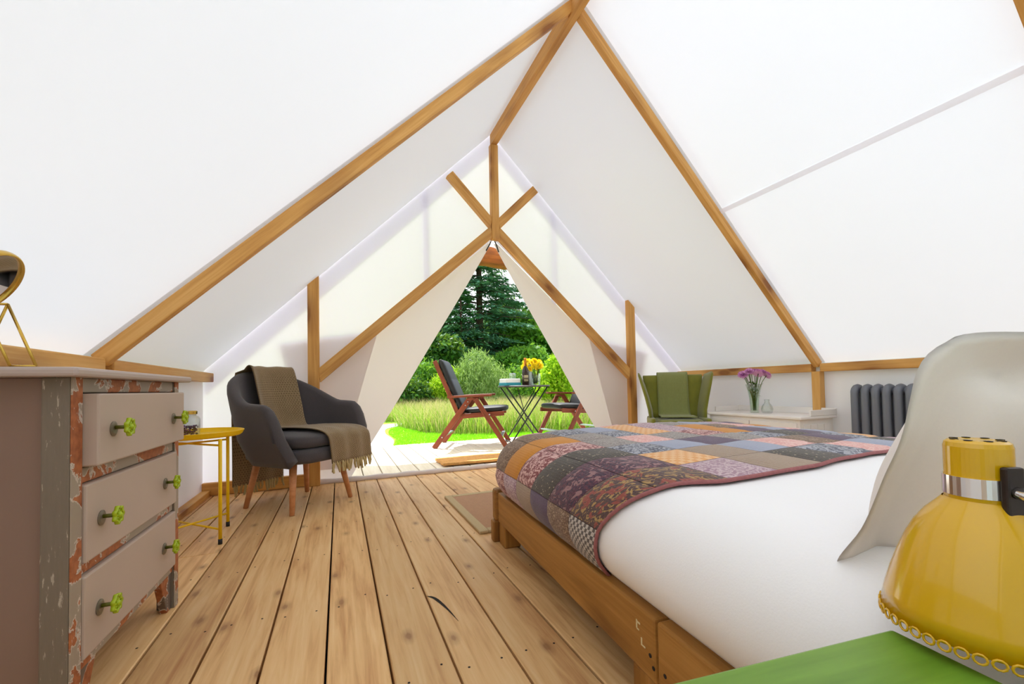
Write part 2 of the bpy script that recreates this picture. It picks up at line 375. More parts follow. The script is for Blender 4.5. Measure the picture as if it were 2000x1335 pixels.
# deck outside
deck = MB().box((-2.2, YF+.02, -.11), (5.6, 5.38, -.05)).build('deck', 'dark'); deck['kind'] = 'structure'
for k in range(-11, 42):
    xc = X0+.065+k*PW+PW/2
    if xc > 5.5: break
    if xc < -2.15: continue
    plank(xc, YF-.005, 5.40+random.uniform(-.01, .01), PW-.009, 'deck', deck)
MB().box((-2.22, 5.375, -.16), (5.6, 5.395, -.045)).build('deck_fascia', 'deck', deck)

# ------------------------------------------------------------------ canvas
def sheet(name, pts, mat, parent=None, n=1):
    b = MB(); b.add(pts, [tuple(range(len(pts)))]); o = b.build(name, mat, parent); return o
ceil = empty('ceiling', (XM, 1.3, ZR), kind='structure')
def roofpanel(side, ya, yb, mat='canvas'):
    def fn(u, v):
        x = XM+side*u*(abs(XL-XM)+.03); y = ya+(yb-ya)*v
        sag = .014*math.sin(PI*u)*math.sin(PI*v)*(1+.3*math.sin(3*u+y))
        z = roofz(x)-sag; return (x-XM, y-1.3, z-ZR+.004)
    o = MB().grid(fn, 16, 10).build('canvas_panel', mat, ceil, smooth=True); return o
for s in (-1, 1):
    for ya, yb, mt_ in ((YB, Y3, 'canvas_back_fill'), (Y3, Y2, 'canvas'), (Y2, YF, 'canvas')): roofpanel(s, ya, yb, mt_)
# stitched seams running along the roof slopes (doubled cloth)
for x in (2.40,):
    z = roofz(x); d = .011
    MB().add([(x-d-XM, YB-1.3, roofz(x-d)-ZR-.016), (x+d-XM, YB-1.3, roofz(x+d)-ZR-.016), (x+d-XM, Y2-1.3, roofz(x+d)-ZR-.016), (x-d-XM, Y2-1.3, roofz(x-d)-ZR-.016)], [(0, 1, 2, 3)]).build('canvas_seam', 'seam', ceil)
def wallsheet(name, x):
    def fn(u, v):
        y = YB+(YF-YB)*u; z = ZE*v; return (x+.004*math.sin(7*y+2*z)*math.sin(PI*v), y, z)
    o = MB().grid(fn, 40, 6).build(name, 'canvas_wall', smooth=True); o['kind'] = 'structure'; return o
wallsheet('wall_left', XL); wallsheet('wall_right', XR)
wb = sheet('wall_back', [(XL, YB, 0), (XR, YB, 0), (XR, YB, ZE), (XM, YB, ZR), (XL, YB, ZE)], 'canvas_back_fill'); wb['kind'] = 'structure'
# front gable, opening below the braces is filled by the door flaps
AP = 2.03; PX = 1.455
def gable(side):
    f = lambda dx, z: (XM+side*dx, YF, z)
    H = XM-XL
    return [f(0, ZR+.03), f(0, AP), f(PX, .78), f(PX, 0), f(H+.03, 0), f(H+.03, ZE)]
wf = MB()
for s in (-1, 1):
    p = gable(s); wf.add(p, [(0, 1, 2, 5), (2, 3, 4, 5)])
wfo = wf.build('wall_front', 'canvas_front'); wfo['kind'] = 'structure'
H = XM-XL
# doubled hem along the roof edge and the tied-back outer flaps, a second layer of cloth outside the gable
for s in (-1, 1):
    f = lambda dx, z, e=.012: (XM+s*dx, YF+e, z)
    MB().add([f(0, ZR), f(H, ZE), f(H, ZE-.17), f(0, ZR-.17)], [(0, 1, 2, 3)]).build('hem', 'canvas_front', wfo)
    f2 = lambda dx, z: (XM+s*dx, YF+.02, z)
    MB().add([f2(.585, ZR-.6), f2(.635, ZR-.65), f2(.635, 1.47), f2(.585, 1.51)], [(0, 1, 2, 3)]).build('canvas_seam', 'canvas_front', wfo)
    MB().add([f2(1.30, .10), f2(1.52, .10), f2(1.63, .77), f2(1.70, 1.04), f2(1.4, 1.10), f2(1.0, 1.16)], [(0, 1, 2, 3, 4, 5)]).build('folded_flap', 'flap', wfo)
door = empty('door_1', (XM, YF+.03, 0), kind='structure')
for s in (-1, 1):
    pts = [(s*.012, 2.0), (s*.33, 1.46), (s*.60, 1.02), (s*.84, .62), (s*1.06, .27), (s*1.21, .02)]
    out = [(s*.02, AP), (s*PX, .78), (s*PX, .02)]
    b = MB(); vs = []
    N = 24; 
    edge = cr([(a, 0, z) for a, z in pts], 5)
    for i, e in enumerate(edge):
        t = i/(len(edge)-1); z = e.z
        if z > .78: xo = s*(.02+(PX-.02)*(AP-z)/(AP-.78))
        else: xo = s*PX
        for j in range(7):
            q = j/6; vs.append((e.x+(xo-e.x)*q, .006*math.sin(9*q*s+2*z)*math.sin(PI*q)-.0*q, z))
    fs = [(i*7+j, (i+1)*7+j, (i+1)*7+j+1, i*7+j+1) for i in range(len(edge)-1) for j in range(6)]
    b.add(vs, fs); b.build('door_flap', 'flap', door, smooth=True)
    tb = MB().tube([(s*.012, -.02, 2.03), (s*.035, -.02, 1.98), (s*.06, .0, 1.93)], .006, 6).build('tie_strap', 'iron_black', door, smooth=True)
# rolled canvas sill across the doorway
sill = MB().tube([(-.17+.03*i, YF-.012+.004*math.sin(i*.6), .018) for i in range(98)], [.018+.003*math.sin(i*.9) for i in range(98)], 10).build('canvas_sill', 'flap', None, smooth=True)
tag(sill, 'rolled pale canvas strip lying across the tent doorway on the floorboards', 'door sill')

# ------------------------------------------------------------------ timber frame
fr = empty('tent_frame', (XM, 1.3, 0), label='honey-coloured timber frame of posts, rafters and braces holding up the white canvas', cat='tent frame')
O = Vector((XM, 1.3, 0))
def fb(name, p0, p1, w, h, up=(0, 0, 1), **k): return beam(name, Vector(p0)-O, Vector(p1)-O, w, h, 'timber', fr, up, **k)
fb('ridge_beam', (XM, YB, ZR-.075), (XM, YF-.03, ZR-.075), .055, .10)
nl = Vector((SL, 0, 1)).normalized()
for y in (Y2, Y3, -.68):
    for s in (-1, 1):
        nrm = Vector((-s*0+ (s*SL), 0, 1)).normalized()  # outward roof normal
        e = Vector((XM+s*(H-.01), y, ZE+.01)); r_ = Vector((XM+s*.025, y, roofz(XM+s*.025)))
        off = nrm*(-.034)
        fb('rafter', e+off, r_+off, .042, .056, up=nrm)
        fb('post', (XM+s*(H-.04), y, 0), (XM+s*(H-.04), y, ZE-.065), .06, .06, up=(0, 1, 0))
for s in (-1, 1):
    x = XM+s*(H-.035)
    for ya, yb in ((YB, -.71), (-.65, Y3-.03), (Y3+.03, Y2-.03), (Y2+.03, YF-.01)):
        fb('eave_rail', (x, ya, ZE-.037), (x, yb, ZE-.037), .062, .062, bevel=.006)
    xp = XM+s*1.462
    fb('post', (xp, YF-.035, 0), (xp, YF-.035, roofz(xp)-.005), .055, .078, up=(1, 0, 0), cut1=-s*.075*SL)
    y = YF-.033; d = Vector((s*1.0, 0, -.872)).normalized()
    fb('brace', (XM+s*.035, y, 2.075), (XM+s*1.425, y, .815), .05, .085, up=(s*.872, 0, 1.0), cut0=-.06, cut1=-.06)
    fb('brace', (XM+s*.035, y, 2.155), (XM+s*.405, y, 2.53), .05, .075, up=(-s*1.0, 0, 1.0), cut0=.05)
    fb('base_rail', (XM+s*1.50, YF-.03, .045), (XM+s*(H-.005), YF-.03, .045), .04, .085)
    fb('base_rail', (XM+s*(H-.03), YB, .02), (XM+s*(H-.03), YF-.05, .02), .05, .04)
fb('king_post', (XM, YF-.04, 2.01), (XM, YF-.04, ZR-.125), .055, .07, up=(1, 0, 0))

# ------------------------------------------------------------------ porch beyond the door
pt = empty('porch_frame', (XM, 4.9, 0), label='rough log porch with tie beam, corner posts and canvas roof over the deck', cat='porch')
lg = MB().tube(cr([(-2.35+.235*i, 0, .0+.012*math.sin(i*1.7)) for i in range(21)], 1), [.125+.01*math.sin(i*2.1) for i in range(21)], 14)
lo = lg.build('tie_beam', 'log', pt, smooth=True); lo.location = (0, .12, 2.385)
for s in (-1, 1):
    MB().tube([(0, 0, 0), (0, 0, 1.1), (0, 0, 2.3)], [.09, .085, .08], 12).build('corner_post', 'log', pt, smooth=True).location = (s*2.2, .12, 0)
    def fn(u, v):
        x = s*u*(H+.06); y = Y2-4.9+(YP-Y2)*v; return (x, y, roofz(XM+x)+.07-.01*math.sin(PI*v)*math.sin(PI*u))
    MB().grid(fn, 10, 12).build('porch_and_shade_canvas', 'fly', pt, smooth=True)  # deck roof; its run back over the front bay is added to darken it

# ------------------------------------------------------------------ chest of drawers
ch = empty('chest_of_drawers', (-.66, 1.42, 0), label='small distressed taupe chest of three drawers with lime green wheel knobs against the tent wall', cat='chest of drawers')
CO = Vector((-.66, 1.42, 0))
def cb(name, lo, hi, mat, par=ch, bev=.003):
    lo = Vector(lo)-CO; hi = Vector(hi)-CO; c = (lo+hi)/2; h = (hi-lo)/2
    o = MB().box(-h, h).build(name, mat, par, bev); o.location = c; return o
XF = -.503; YA, YZ = 1.128, 1.735
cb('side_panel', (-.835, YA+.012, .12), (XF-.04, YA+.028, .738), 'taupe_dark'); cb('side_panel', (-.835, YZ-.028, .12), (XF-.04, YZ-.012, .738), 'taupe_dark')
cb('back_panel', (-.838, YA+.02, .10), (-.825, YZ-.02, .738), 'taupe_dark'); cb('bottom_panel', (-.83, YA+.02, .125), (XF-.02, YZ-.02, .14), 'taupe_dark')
for y0, y1 in ((YA, YA+.038), (YZ-.034, YZ)):
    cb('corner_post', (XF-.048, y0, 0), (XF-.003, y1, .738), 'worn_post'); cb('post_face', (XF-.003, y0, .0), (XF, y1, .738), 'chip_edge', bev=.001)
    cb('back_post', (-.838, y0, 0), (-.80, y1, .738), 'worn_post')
top = cb('top', (-.845, YA-.048, .738), (XF+.028, YZ+.035, .757), 'slab', bev=.006)
rails = [(.706, .738), (.512, .545), (.318, .342), (.118, .140)]
for z0, z1 in rails: cb('rail', (XF-.03, YA+.036, z0), (XF-.006, YZ-.034, z1), 'chip_rail')
drs = [(.548, .704, .026), (.344, .510, .006), (.142, .316, .004)]
lobes = 7
for z0, z1, px in drs:
    d = cb('drawer', (-.80, YA+.040, z0), (XF+px, YZ-.037, z1), 'taupe', bev=.004)
    for yk in (1.228, 1.600):
        zc = (z0+z1)/2; xb = XF+px
        base = Vector((xb, yk, zc))-CO-d.location
        MB().lathe([(.0, 0), (.017, 0), (.017, .002), (.012, .004), (0, .004)], 20, base+Vector((0, 0, -.003)), Vector((1, 0, 0))).build('rosette', 'plate', d, smooth=False)
        kb = MB().tube([base, base+Vector((.026, 0, 0))], .0045, 10); kb.build('spindle', 'olive_metal', d, smooth=True)
        w = MB(); prof = []
        for a in range(56):
            th = 2*PI*a/56; R = .0195+.0022*math.cos(lobes*th); prof.append((R*math.cos(th), R*math.sin(th)))
        hub = MB(); n = len(prof)
        vs = []
        for sc, xx in ((.98, .026), (1.0, .030), (.98, .034)):
            vs += [(base.x+xx, base.y+a*sc, base.z+b*sc) for a, b in prof]
        vs += [(base.x+.033, base.y+a*.70, base.z+b*.70) for a, b in prof]+[(base.x+.027, base.y+a*.70, base.z+b*.70) for a, b in prof]
        fs = []
        for q in range(4):
            for a in range(n): fs.append((q*n+a, q*n+(a+1) % n, (q+1)*n+(a+1) % n, (q+1)*n+a))
        for a in range(n): fs.append((4*n+a, 4*n+(a+1) % n, (a+1) % n, a))
        hub.add(vs, fs)
        for a in range(lobes):
            th = 2*PI*(a+.5)/lobes
            hub.tube([base+Vector((.030, 0, 0)), base+Vector((.030, .0145*math.cos(th), .0145*math.sin(th)))], .0026, 6)
        hub.lathe([(0, .025), (.0065, .026), (.0065, .034), (.003, .037), (0, .037)], 12, base, Vector((1, 0, 0)))
        hub.build('knob', 'lime', d, smooth=True)
for y0, s in ((YA+.038, 1), (YZ-.034, -1)):
    poly = [(0, .12), (s*.085, .12), (s*.03, 0.0), (0, 0)]
    if s < 0: poly = poly[::-1]
    b = MB().prism(poly, 0, .02, 'x').build('bracket_foot', 'chip_leg', ch, .002); b.location = Vector((XF-.03, y0, 0))-CO

# mirror on the chest
mr = empty('vanity_mirror', (-.585, 1.10, .757), label='round brass-framed vanity mirror on thin wire legs standing on the chest', cat='mirror')
MO = Vector((-.585, 1.10, .757))
mc = Vector((-.640, 1.14, .925))-MO; nv = Vector((.80, .02, -.52)).normalized()
qt = nv.to_track_quat('Z', 'Y').to_matrix(); RM = .070
ring = MB().tube([mc+qt @ Vector((RM*math.cos(a*PI/24), RM*math.sin(a*PI/24), 0)) for a in range(48)], .0036, 10, closed=True)
ring.v = [tuple(Vector(v)+nv*(1.2*((Vector(v)-mc).dot(nv)))) for v in ring.v]
ring.build('frame', 'gold', mr, smooth=True)
MB().lathe([(0, .002), (RM-.002, .002), (RM-.002, -.003), (0, -.003)], 48, mc, nv).build('looking_glass', 'mirror', mr)
feet = []
for pv, ft in (((-.606, 1.14, .884), (-.549, 1.11, .7595)), ((-.645, 1.14, .883), (-.586, 1.11, .7595))):
    pv = Vector(pv)-MO; ft = Vector(ft)-MO; bk_ = Vector((pv.x-.07, pv.y+.05, .0025)); feet.append((pv, ft, bk_))
    MB().tube([ft, pv], .0025, 8).build('wire_leg', 'gold', mr, smooth=True); MB().tube([pv, bk_], .0025, 8).build('wire_leg', 'gold', mr, smooth=True)
MB().tube([feet[0][0], feet[1][0]], .0025, 8).build('cross_wire', 'gold', mr, smooth=True)
MB().tube([feet[0][1], feet[1][1]], .0025, 8).build('foot_bar', 'gold', mr, smooth=True); MB().tube([feet[0][2], feet[1][2]], .0025, 8).build('foot_bar', 'gold', mr, smooth=True)

# ------------------------------------------------------------------ yellow tray table and jar
tt = empty('side_table', (-.655, 2.46, 0), label='yellow metal tray-top side table beside the grey armchair', cat='side table')
MB().lathe([(0, .495), (.19, .495), (.197, .500), (.208, .516), (.210, .515), (.200, .496), (.192, .490), (0, .490)], 48).build('tray', 'yellow', tt, smooth=False)
lc = [(.141, -.143), (.110, .148), (-.135, .143), (-.112, -.148)]
for x, y in lc:
    MB().tube([(x, y, .022), (x, y, .485)], .0075, 10).build('leg', 'yellow', tt, smooth=True)
    MB().tube([(x, y, 0), (x, y, .024)], .0088, 10).build('foot_cap', 'black', tt, smooth=True)
for z in (.068, .455):
    for i in (0, 1):
        a, b = lc[i], lc[i+2]; MB().tube([(a[0], a[1], z), (b[0], b[1], z+.01*i)], .0048, 8).build('cross_bar', 'yellow', tt, smooth=True)
jr = empty('glass_jar', (-.668, 2.44, .4955), .5, label='square glass jar with gold lid standing on the yellow table', cat='jar')
def sq(r, z, n=24, p=4):
    return [((abs(math.cos(t))**(2/p))*math.copysign(r, math.cos(t)), (abs(math.sin(t))**(2/p))*math.copysign(r, math.sin(t)), z) for t in [2*PI*k/n for k in range(n)]]
def loft(rings):
    b = MB(); n = len(rings[0]); b.add([v for r in rings for v in r], [(i*n+k, i*n+(k+1) % n, (i+1)*n+(k+1) % n, (i+1)*n+k) for i in range(len(rings)-1) for k in range(n)]+[tuple(range(n))[::-1], tuple((len(rings)-1)*n+k for k in range(n))]); return b
loft([sq(.040, 0), sq(.042, .004), sq(.042, .082), sq(.036, .094), sq(.030, .098, p=2), sq(.030, .108, p=2), sq(.0275, .108, p=2), sq(.0275, .097, p=2), sq(.034, .091), sq(.0395, .081), sq(.0395, .006), sq(.037, .004)]).build('jar_body', 'glass', jr, smooth=True)
MB().lathe([(0, .105), (.034, .105), (.034, .118), (.031, .121), (0, .121)], 28).build('lid', 'gold', jr)
pe = MB()
for i in range(170):
    c = Vector((random.uniform(-.031, .031), random.uniform(-.031, .031), random.uniform(.008, .05))); q = Matrix.Rotation(random.random()*6, 3, Vector((random.gauss(0, 1), random.gauss(0, 1), random.gauss(0, 1))).normalized()); s = .007
    pe.add([c+q @ Vector(v)*s for v in ((-1, 0, 0), (0, -.7, .3), (1, 0, 0), (0, .7, .3))], [(0, 1, 2, 3)])
po = pe.build('dried_petals', leafmat('purple_petals', srgb(40, 10, 50), srgb(130, 60, 150), .1, 0)); po.location = (-.668, 2.44, .4955); po.rotation_euler = (0, 0, .5)
tag(po, 'dark purple dried petals filling the square glass jar', 'petals', kind='stuff')

# ------------------------------------------------------------------ grey tub armchair
tc = empty('tub_armchair', (-.235, 2.955, 0), math.radians(43), label='charcoal fabric tub armchair with splayed beech legs in the tent corner', cat='armchair')
path = []
for y in np.linspace(-.27, .0, 9): path.append((-.30, y, 0, (-1, 0)))
for a in np.linspace(0, PI, 25)[1:-1]: path.append((-.30*math.cos(a), .0+.245*math.sin(a), math.sin(a), (-math.cos(a)*.245, math.sin(a)*.30)))
for y in np.linspace(.0, -.27, 9): path.append((.30, y, 0, (1, 0)))
rings = []
for x, y, sa, nn in path:
    nv_ = Vector((nn[0], nn[1], 0)).normalized()
    h = .635+.205*max(0, sa)**1.6
    if sa == 0: h = .635-.015*(-y/.27)
    k = max(0, (-y-.11)/.16) if sa == 0 else 0
    h -= .27*k**2.4
    lean = .035+.105*max(0, sa)**1.5
    th = .035
    cs = []
    def pnt(off, z):
        o = off+lean*(z-.30)/.5-.055*max(0, (.46-z)/.18)**1.4
        p = Vector((x, y, 0))+nv_*o; p.z = z; 
        if sa == 0 and k > 0: p.y += .0
        return p
    zs = [.275, .31, .36, .42, .30+.7*(h-.30), h-.035]
    zs = [min(z, h-.02) for z in zs]
    for z in zs: cs.append(pnt(th*.95, z))
    cs += [pnt(th*.8, h-.012), pnt(th*.3, h), pnt(-th*.3, h), pnt(-th*.8, h-.012)]
    for z in reversed(zs[1:]): cs.append(pnt(-th*1.0, z))
    rings.append(cs)
loft(rings).build('shell', 'charcoal', tc, smooth=True, recalc=True)
def roundpad(w, d, z0, z1, r=.03, p=5, bulge=.0):
    R = []
    for z, s in ((z0, .86), (z0+.004, .93), (z0+r*.5, .985), (z0+r, 1), (z1-r, 1), (z1-r*.5, .985), (z1-.004, .93), (z1, .80), (z1+bulge*.7, .5), (z1+bulge, .1)):
        R.append([(x*w*s, y*d*s, z) for x, y, _ in sq(1, 0, 40, p)])
    return loft(R)
roundpad(.255, .265, .285, .37, .03).build('seat_base', 'charcoal', tc, smooth=True).location = (0, -.045, 0)
roundpad(.245, .255, .372, .445, .032, 5, .014).build('seat_cushion', 'charcoal', tc, smooth=True).location = (0, -.045, 0)
for sx in (-1, 1):
    for sy, fy in ((-1, -.2), (1, .19)):
        MB().tube([(sx*.165, fy*.78, .30), (sx*.215, fy*1.04, 0)], [.022, .0135], 14).build('leg', 'beech', tc, smooth=True)
# throw over the armchair
th = empty('throw_blanket', tc.location, math.radians(43), label='brown woven fringed throw draped over the charcoal armchair', cat='throw blanket')
ctr = [(-.03, .345, .11, .34), (-.03, .345, .30, .34), (-.02, .365, .60, .34), (.01, .408, .80, .31), (.025, .402, .862, .30), (.025, .36, .864, .30), (.025, .328, .80, .30), (.025, .272, .62, .30), (.025, .232, .50, .29), (.02, .17, .468, .28), (.055, .02, .476, .31), (.085, -.16, .476, .33), (.095, -.27, .462, .33), (.10, -.318, .43, .325), (.105, -.33, .36, .32), (.11, -.335, .27, .315)]
cpts = cr([(a, b, c) for a, b, c, d in ctr], 4); wid = cr([(d, 0, 0) for a, b, c, d in ctr], 4)
def thf(u, v):
    i = u*(len(cpts)-1); i0 = min(int(i), len(cpts)-2); t = i-i0
    p = cpts[i0].lerp(cpts[i0+1], t); w = wid[i0].lerp(wid[i0+1], t).x
    tg = (cpts[i0+1]-cpts[i0]).normalized(); nr = Vector((1, 0, 0)).cross(tg)
    x = (v-.5)*w; fold = .007*math.sin(v*17+u*3)*(1 if (u < .25 or u > .85) else .35)
    q = p+Vector((x, 0, 0))-nr*0+Vector((0, 0, 0)); q += nr*(-fold)
    if u > .78: q.y += .05*max(0, v-.5)*0; q.z -= .02*(v-.5)*0
    if .22 < u < .62: q.y -= .16*(v-.5)**2*2  # wraps the curved back
    return q
MB().grid(thf, 60, 18).build('cloth', 'throw', th, smooth=True, solid=.006)
tas = MB(); 
tas.tube([(0, 0, 0), (.002, 0, -.012), (-.001, .001, -.03), (.002, 0, -.058)], [.004, .0065, .006, .0045], 7); tm = tas.mesh('tassel'); tm.materials.append(M['tassel'])
for u, n in ((1.0, 19), (0.0, 15)):
    for k in range(n):
        p = thf(u, (k+.5)/n); o = link('tassel', tm, None, th); o.location = p+Vector((0, 0, .008)); o.rotation_euler = (random.uniform(-.25, .25), random.uniform(-.25, .25), random.random()*6); o.scale = (1.25, 1.25, random.uniform(1.0, 1.3))

# ------------------------------------------------------------------ green wing chair with throw
wc = empty('wing_chair', (2.84, 2.93, 0), math.radians(-36), label='olive green velvet wing chair in the far corner beyond the bed', cat='armchair')
def wing_back():
    R = []
    for z, w, yb, dp in ((.36, .28, .10, .05), (.45, .29, .13, .055), (.6, .315, .18, .055), (.72, .335, .215, .05), (.775, .345, .23, .04), (.79, .34, .232, .02)):
        R.append([(x*w, yb+y*dp, z) for x, y, _ in sq(1, 0, 36, 6)])
    return loft(R)
wing_back().build('backrest', 'velvet', wc, smooth=True)
for s in (-1, 1):
    def wing(u, v):
        return None
    b = MB(); R = []
    for z, x, y0, y1, t in ((.38, .275, -.14, .12, .022), (.47, .285, -.11, .15, .024), (.58, .315, -.09, .19, .024), (.70, .355, -.06, .22, .022), (.775, .385, -.02, .24, .018), (.80, .390, .03, .24, .010)):
        ym = (y0+y1)/2; yh = (y1-y0)/2
        R.append([(s*(x+.02*(-yy))+xx*t, ym+yy*yh, z+ (.012 if z > .76 else 0)*(-yy)) for xx, yy, _ in sq(1, 0, 28, 3)])
    loft(R).build('wing', 'velvet', wc, smooth=True, recalc=True)
    R = [[(s*.285+xx*.04, -.10+yy*.25, z) for xx, yy, _ in sq(1, 0, 24, 3)] for z in (.16, .30, .385)]+[[(s*.285+xx*.033, -.10+yy*.245, .402) for xx, yy, _ in sq(1, 0, 24, 3)]]
    loft(R).build('arm', 'velvet', wc, smooth=True)
    for fy in (-.27, .16): MB().tube([(s*.24, fy, .17), (s*.25, fy*1.08, 0)], [.022, .014], 12).build('leg', 'beech', wc, smooth=True)
roundpad(.26, .27, .17, .30, .03).build('seat_base', 'velvet', wc, smooth=True).location = (0, -.10, 0)
roundpad(.25, .27, .30, .395, .04, 5, .012).build('seat_cushion', 'velvet', wc, smooth=True).location = (0, -.12, 0)
gt = empty('green_throw', wc.location, wc.rotation_euler.z, label='moss green woven throw hanging over the green wing chair and its seat', cat='throw blanket')
gp = cr([(0, .29, .50), (0, .295, .72), (0, .27, .806), (0, .22, .808), (-.005, .165, .76), (-.01, .115, .6), (-.01, .07, .46), (-.01, .03, .418), (-.01, -.10, .42), (-.01, -.3, .418)], 5)
def gtf(u, v):
    i = u*(len(gp)-1); i0 = min(int(i), len(gp)-2); p = gp[i0].lerp(gp[i0+1], i-i0); w = .35+.06*max(0, u-.6)
    return p+Vector(((v-.5)*w, -.005*math.sin(v*13+u*4), 0))
MB().grid(gtf, 44, 12).build('cloth', 'greenthrow', gt, smooth=True, solid=.006)

wc.scale = gt.scale = (.78, .86, 1.0)
# ------------------------------------------------------------------ white sideboard
sb = empty('sideboard', (3.195, 2.32, 0), label='low white painted sideboard with a raised gallery under the pink flowers', cat='sideboard')
def sbx(name, lo, hi, mat='white_paint', par=sb, bev=.003): 
    lo = Vector(lo); hi = Vector(hi); c = (lo+hi)/2; h = (hi-lo)/2; o = MB().box(-h, h).build(name, mat, par, bev); o.location = c-(par.location if par is not sb else Vector()); return o
sbx('carcass', (-.185, -.385, .05), (.19, .385, .43))
sbx('top', (-.21, -.41, .43), (.20, .41, .452), bev=.006)
sbx('gallery_rail', (.185, -.41, .452), (.20, .41, .50)); sbx('gallery_rail', (-.10, -.41, .452), (.185, -.395, .495)); sbx('gallery_rail', (-.10, .395, .452), (.185, .41, .495))
for y0, y1 in ((-.365, -.005), (.005, .365)):
    dr = sbx('drawer', (-.197, y0, .27), (-.185, y1, .405)); MB().lathe([(0, 0), (.006, .0), (.006, .012), (.013, .018), (.011, .024), (0, .026)], 14, (-.006, 0, 0), Vector((-1, 0, 0))).build('knob', 'white_paint', dr, smooth=True)
    do = sbx('door', (-.197, y0, .075), (-.185, y1, .255)); MB().box((-.009, -.13, -.055), (-.006, .13, .055)).build('door_panel', 'white_paint', do, .002)
for i in range(4): sbx('side_board', (-.15+.078*i, -.391, .08), (-.15+.078*i+.07, -.385, .39), bev=.002)
for x in (-.165, .165):
    for y in (-.365, .365): sbx('foot', (x-.02, y-.02, 0), (x+.02, y+.02, .05))

# ------------------------------------------------------------------ vase, carafe, pink flowers
VZ = .4525
va = MB().lathe([(0, 0), (.030, 0), (.034, .005), (.030, .02), (.033, .06), (.036, .11), (.045, .17), (.060, .235), (.057, .235), (.042, .17), (.033, .11), (.030, .06), (.026, .02), (0, .012)], 28).build('glass_vase', 'glass_green', smooth=True)
va.location = (3.17, 2.40, VZ); tag(va, 'tall flared clear glass vase holding pink flowers on the sideboard', 'vase')
ca = MB().lathe([(0, 0), (.032, 0), (.041, .012), (.043, .035), (.036, .06), (.022, .078), (.017, .095), (.020, .11), (.0175, .11), (.0145, .095), (.0195, .078), (.0335, .059), (.0405, .035), (.0385, .014), (0, .006)], 28).build('glass_carafe', 'glass', smooth=True)
ca.location = (3.19, 2.305, VZ); tag(ca, 'small round clear glass carafe just right of the pink flower vase', 'carafe')
def petals(layers, R, mat, name, thick=.25):
    b = MB()
    for li, (n, r, tilt, ln) in enumerate(layers):
        for k in range(n):
            a = 2*PI*(k+.5*li)/n+random.uniform(-.1, .1); q = Matrix.Rotation(a, 3, 'Z') @ Matrix.Rotation(-tilt, 3, 'Y')
            w = ln*thick
            b.add([q @ Vector(v) for v in ((r, -w*.4, 0), (r+ln*.6, -w, .002), (r+ln, 0, .004), (r+ln*.6, w, .002), (r, w*.4, 0))], [(0, 1, 2, 3, 4)])
    me = b.mesh(name); me.materials.append(M[mat]); return me
pm = petals([(16, .004, -.1, .034), (16, .004, .25, .032), (14, .003, .6, .027), (10, .002, 1.0, .02), (6, .001, 1.35, .014)], .036, 'pink', 'flower_head')
fpos = []
for i in range(12):
    a = i*2.399; r = .10*math.sqrt((i+.5)/12); fpos.append((r*math.cos(a), r*math.sin(a), .345-.9*r*r*4+random.uniform(-.012, .012)))
for x, y, z in fpos:
    fl = empty('pink_flower', (3.17, 2.40, VZ), label='pink chrysanthemum bloom in the glass vase on the sideboard', cat='flower', group='pink flowers in the vase')
    h = link('flower_head', pm, None, fl); h.location = (x, y, z); h.rotation_euler = (-y*9, x*9, random.random()*6); h.scale = (1.1, 1.1, 1.3)
    MB().tube(cr([(x*.12, y*.12, .02), (x*.2, y*.2, .12), (x*.6, y*.6, .24), (x, y, z-.002)], 4), .0026, 6).build('stem', 'stem', fl, smooth=True)
    lb = MB()
    for k in range(4):
        t = random.uniform(.3, .85); c = Vector((x*.6*t, y*.6*t, .06+.22*t)); d = Vector((random.uniform(-1, 1), random.uniform(-1, 1), random.uniform(-.2, .7))).normalized(); s = Vector((-d.y, d.x, 0)).normalized(); L = random.uniform(.035, .055)
        lb.add([c, c+d*L*.5+s*L*.22, c+d*L, c+d*L*.5-s*L*.22], [(0, 1, 2, 3)])
    lb.build('leaf', 'stem', fl)

# ------------------------------------------------------------------ column radiator
ra = empty('column_radiator', (3.36, 1.42, 0), label='dark grey cast iron column radiator on the right canvas wall', cat='radiator')
colp = [(-.036, 0, .10)]+[(-.036, 0, z) for z in (.2, .4, .60)]+[(-.036+.036*(1-math.cos(a)), 0, .618+.036*math.sin(a)) for a in np.linspace(.2, PI-.2, 7)]+[(.036, 0, z) for z in (.60, .4, .2, .10)]
cmesh = MB().tube(colp, .0235, 12).mesh('column'); cmesh.materials.append(M['radiator'])
for i in range(13): o = link('column', cmesh, None, ra, smooth=(i == 0)); o.location = (0, .335-.061*i, 0)
for z in (.63, .13): MB().tube([(0, .36, z), (0, -.42, z)], .024, 14).build('header_tube', 'radiator', ra, smooth=True)
for y in (.335, -.397): MB().lathe([(.0, 0), (.022, 0), (.018, .10), (0, .10)], 12, (-.036, y, 0)).build('foot', 'radiator', ra, smooth=True)

# ------------------------------------------------------------------ bed
BR = math.radians(-3.93); BO = Vector((.531, -.105, 0)); BM = Matrix.Translation(BO) @ Matrix.Rotation(BR, 4, 'Z')
bed = empty('bed_frame', BO, BR, label='low rustic timber platform bed frame under the patchwork quilt', cat='bed')
def bb(name, p0, p1, w, h, up=(0, 0, 1), bev=.006): return beam(name, p0, p1, w, h, 'bedwood', bed, up, bev)
BW, BL = 1.37, 1.95
for x, nm in ((.03, 'l'), (BW-.03, 'r')):
    bb('side_rail', (x, .782, .160), (x, 1.882, .160), .062, .132); bb('side_rail', (x, -.02, .160), (x, .778, .160), .062, .132)
    for y in (1.84, .83, .05): bb('leg', (x+(.01 if x < .5 else -.01), y, 0), (x+(.01 if x < .5 else -.01), y, .094), .075, .08, up=(0, 1, 0))
bb('foot_board', (-.012, 1.915, .165), (BW+.012, 1.915, .165), .058, .145, bev=.014)
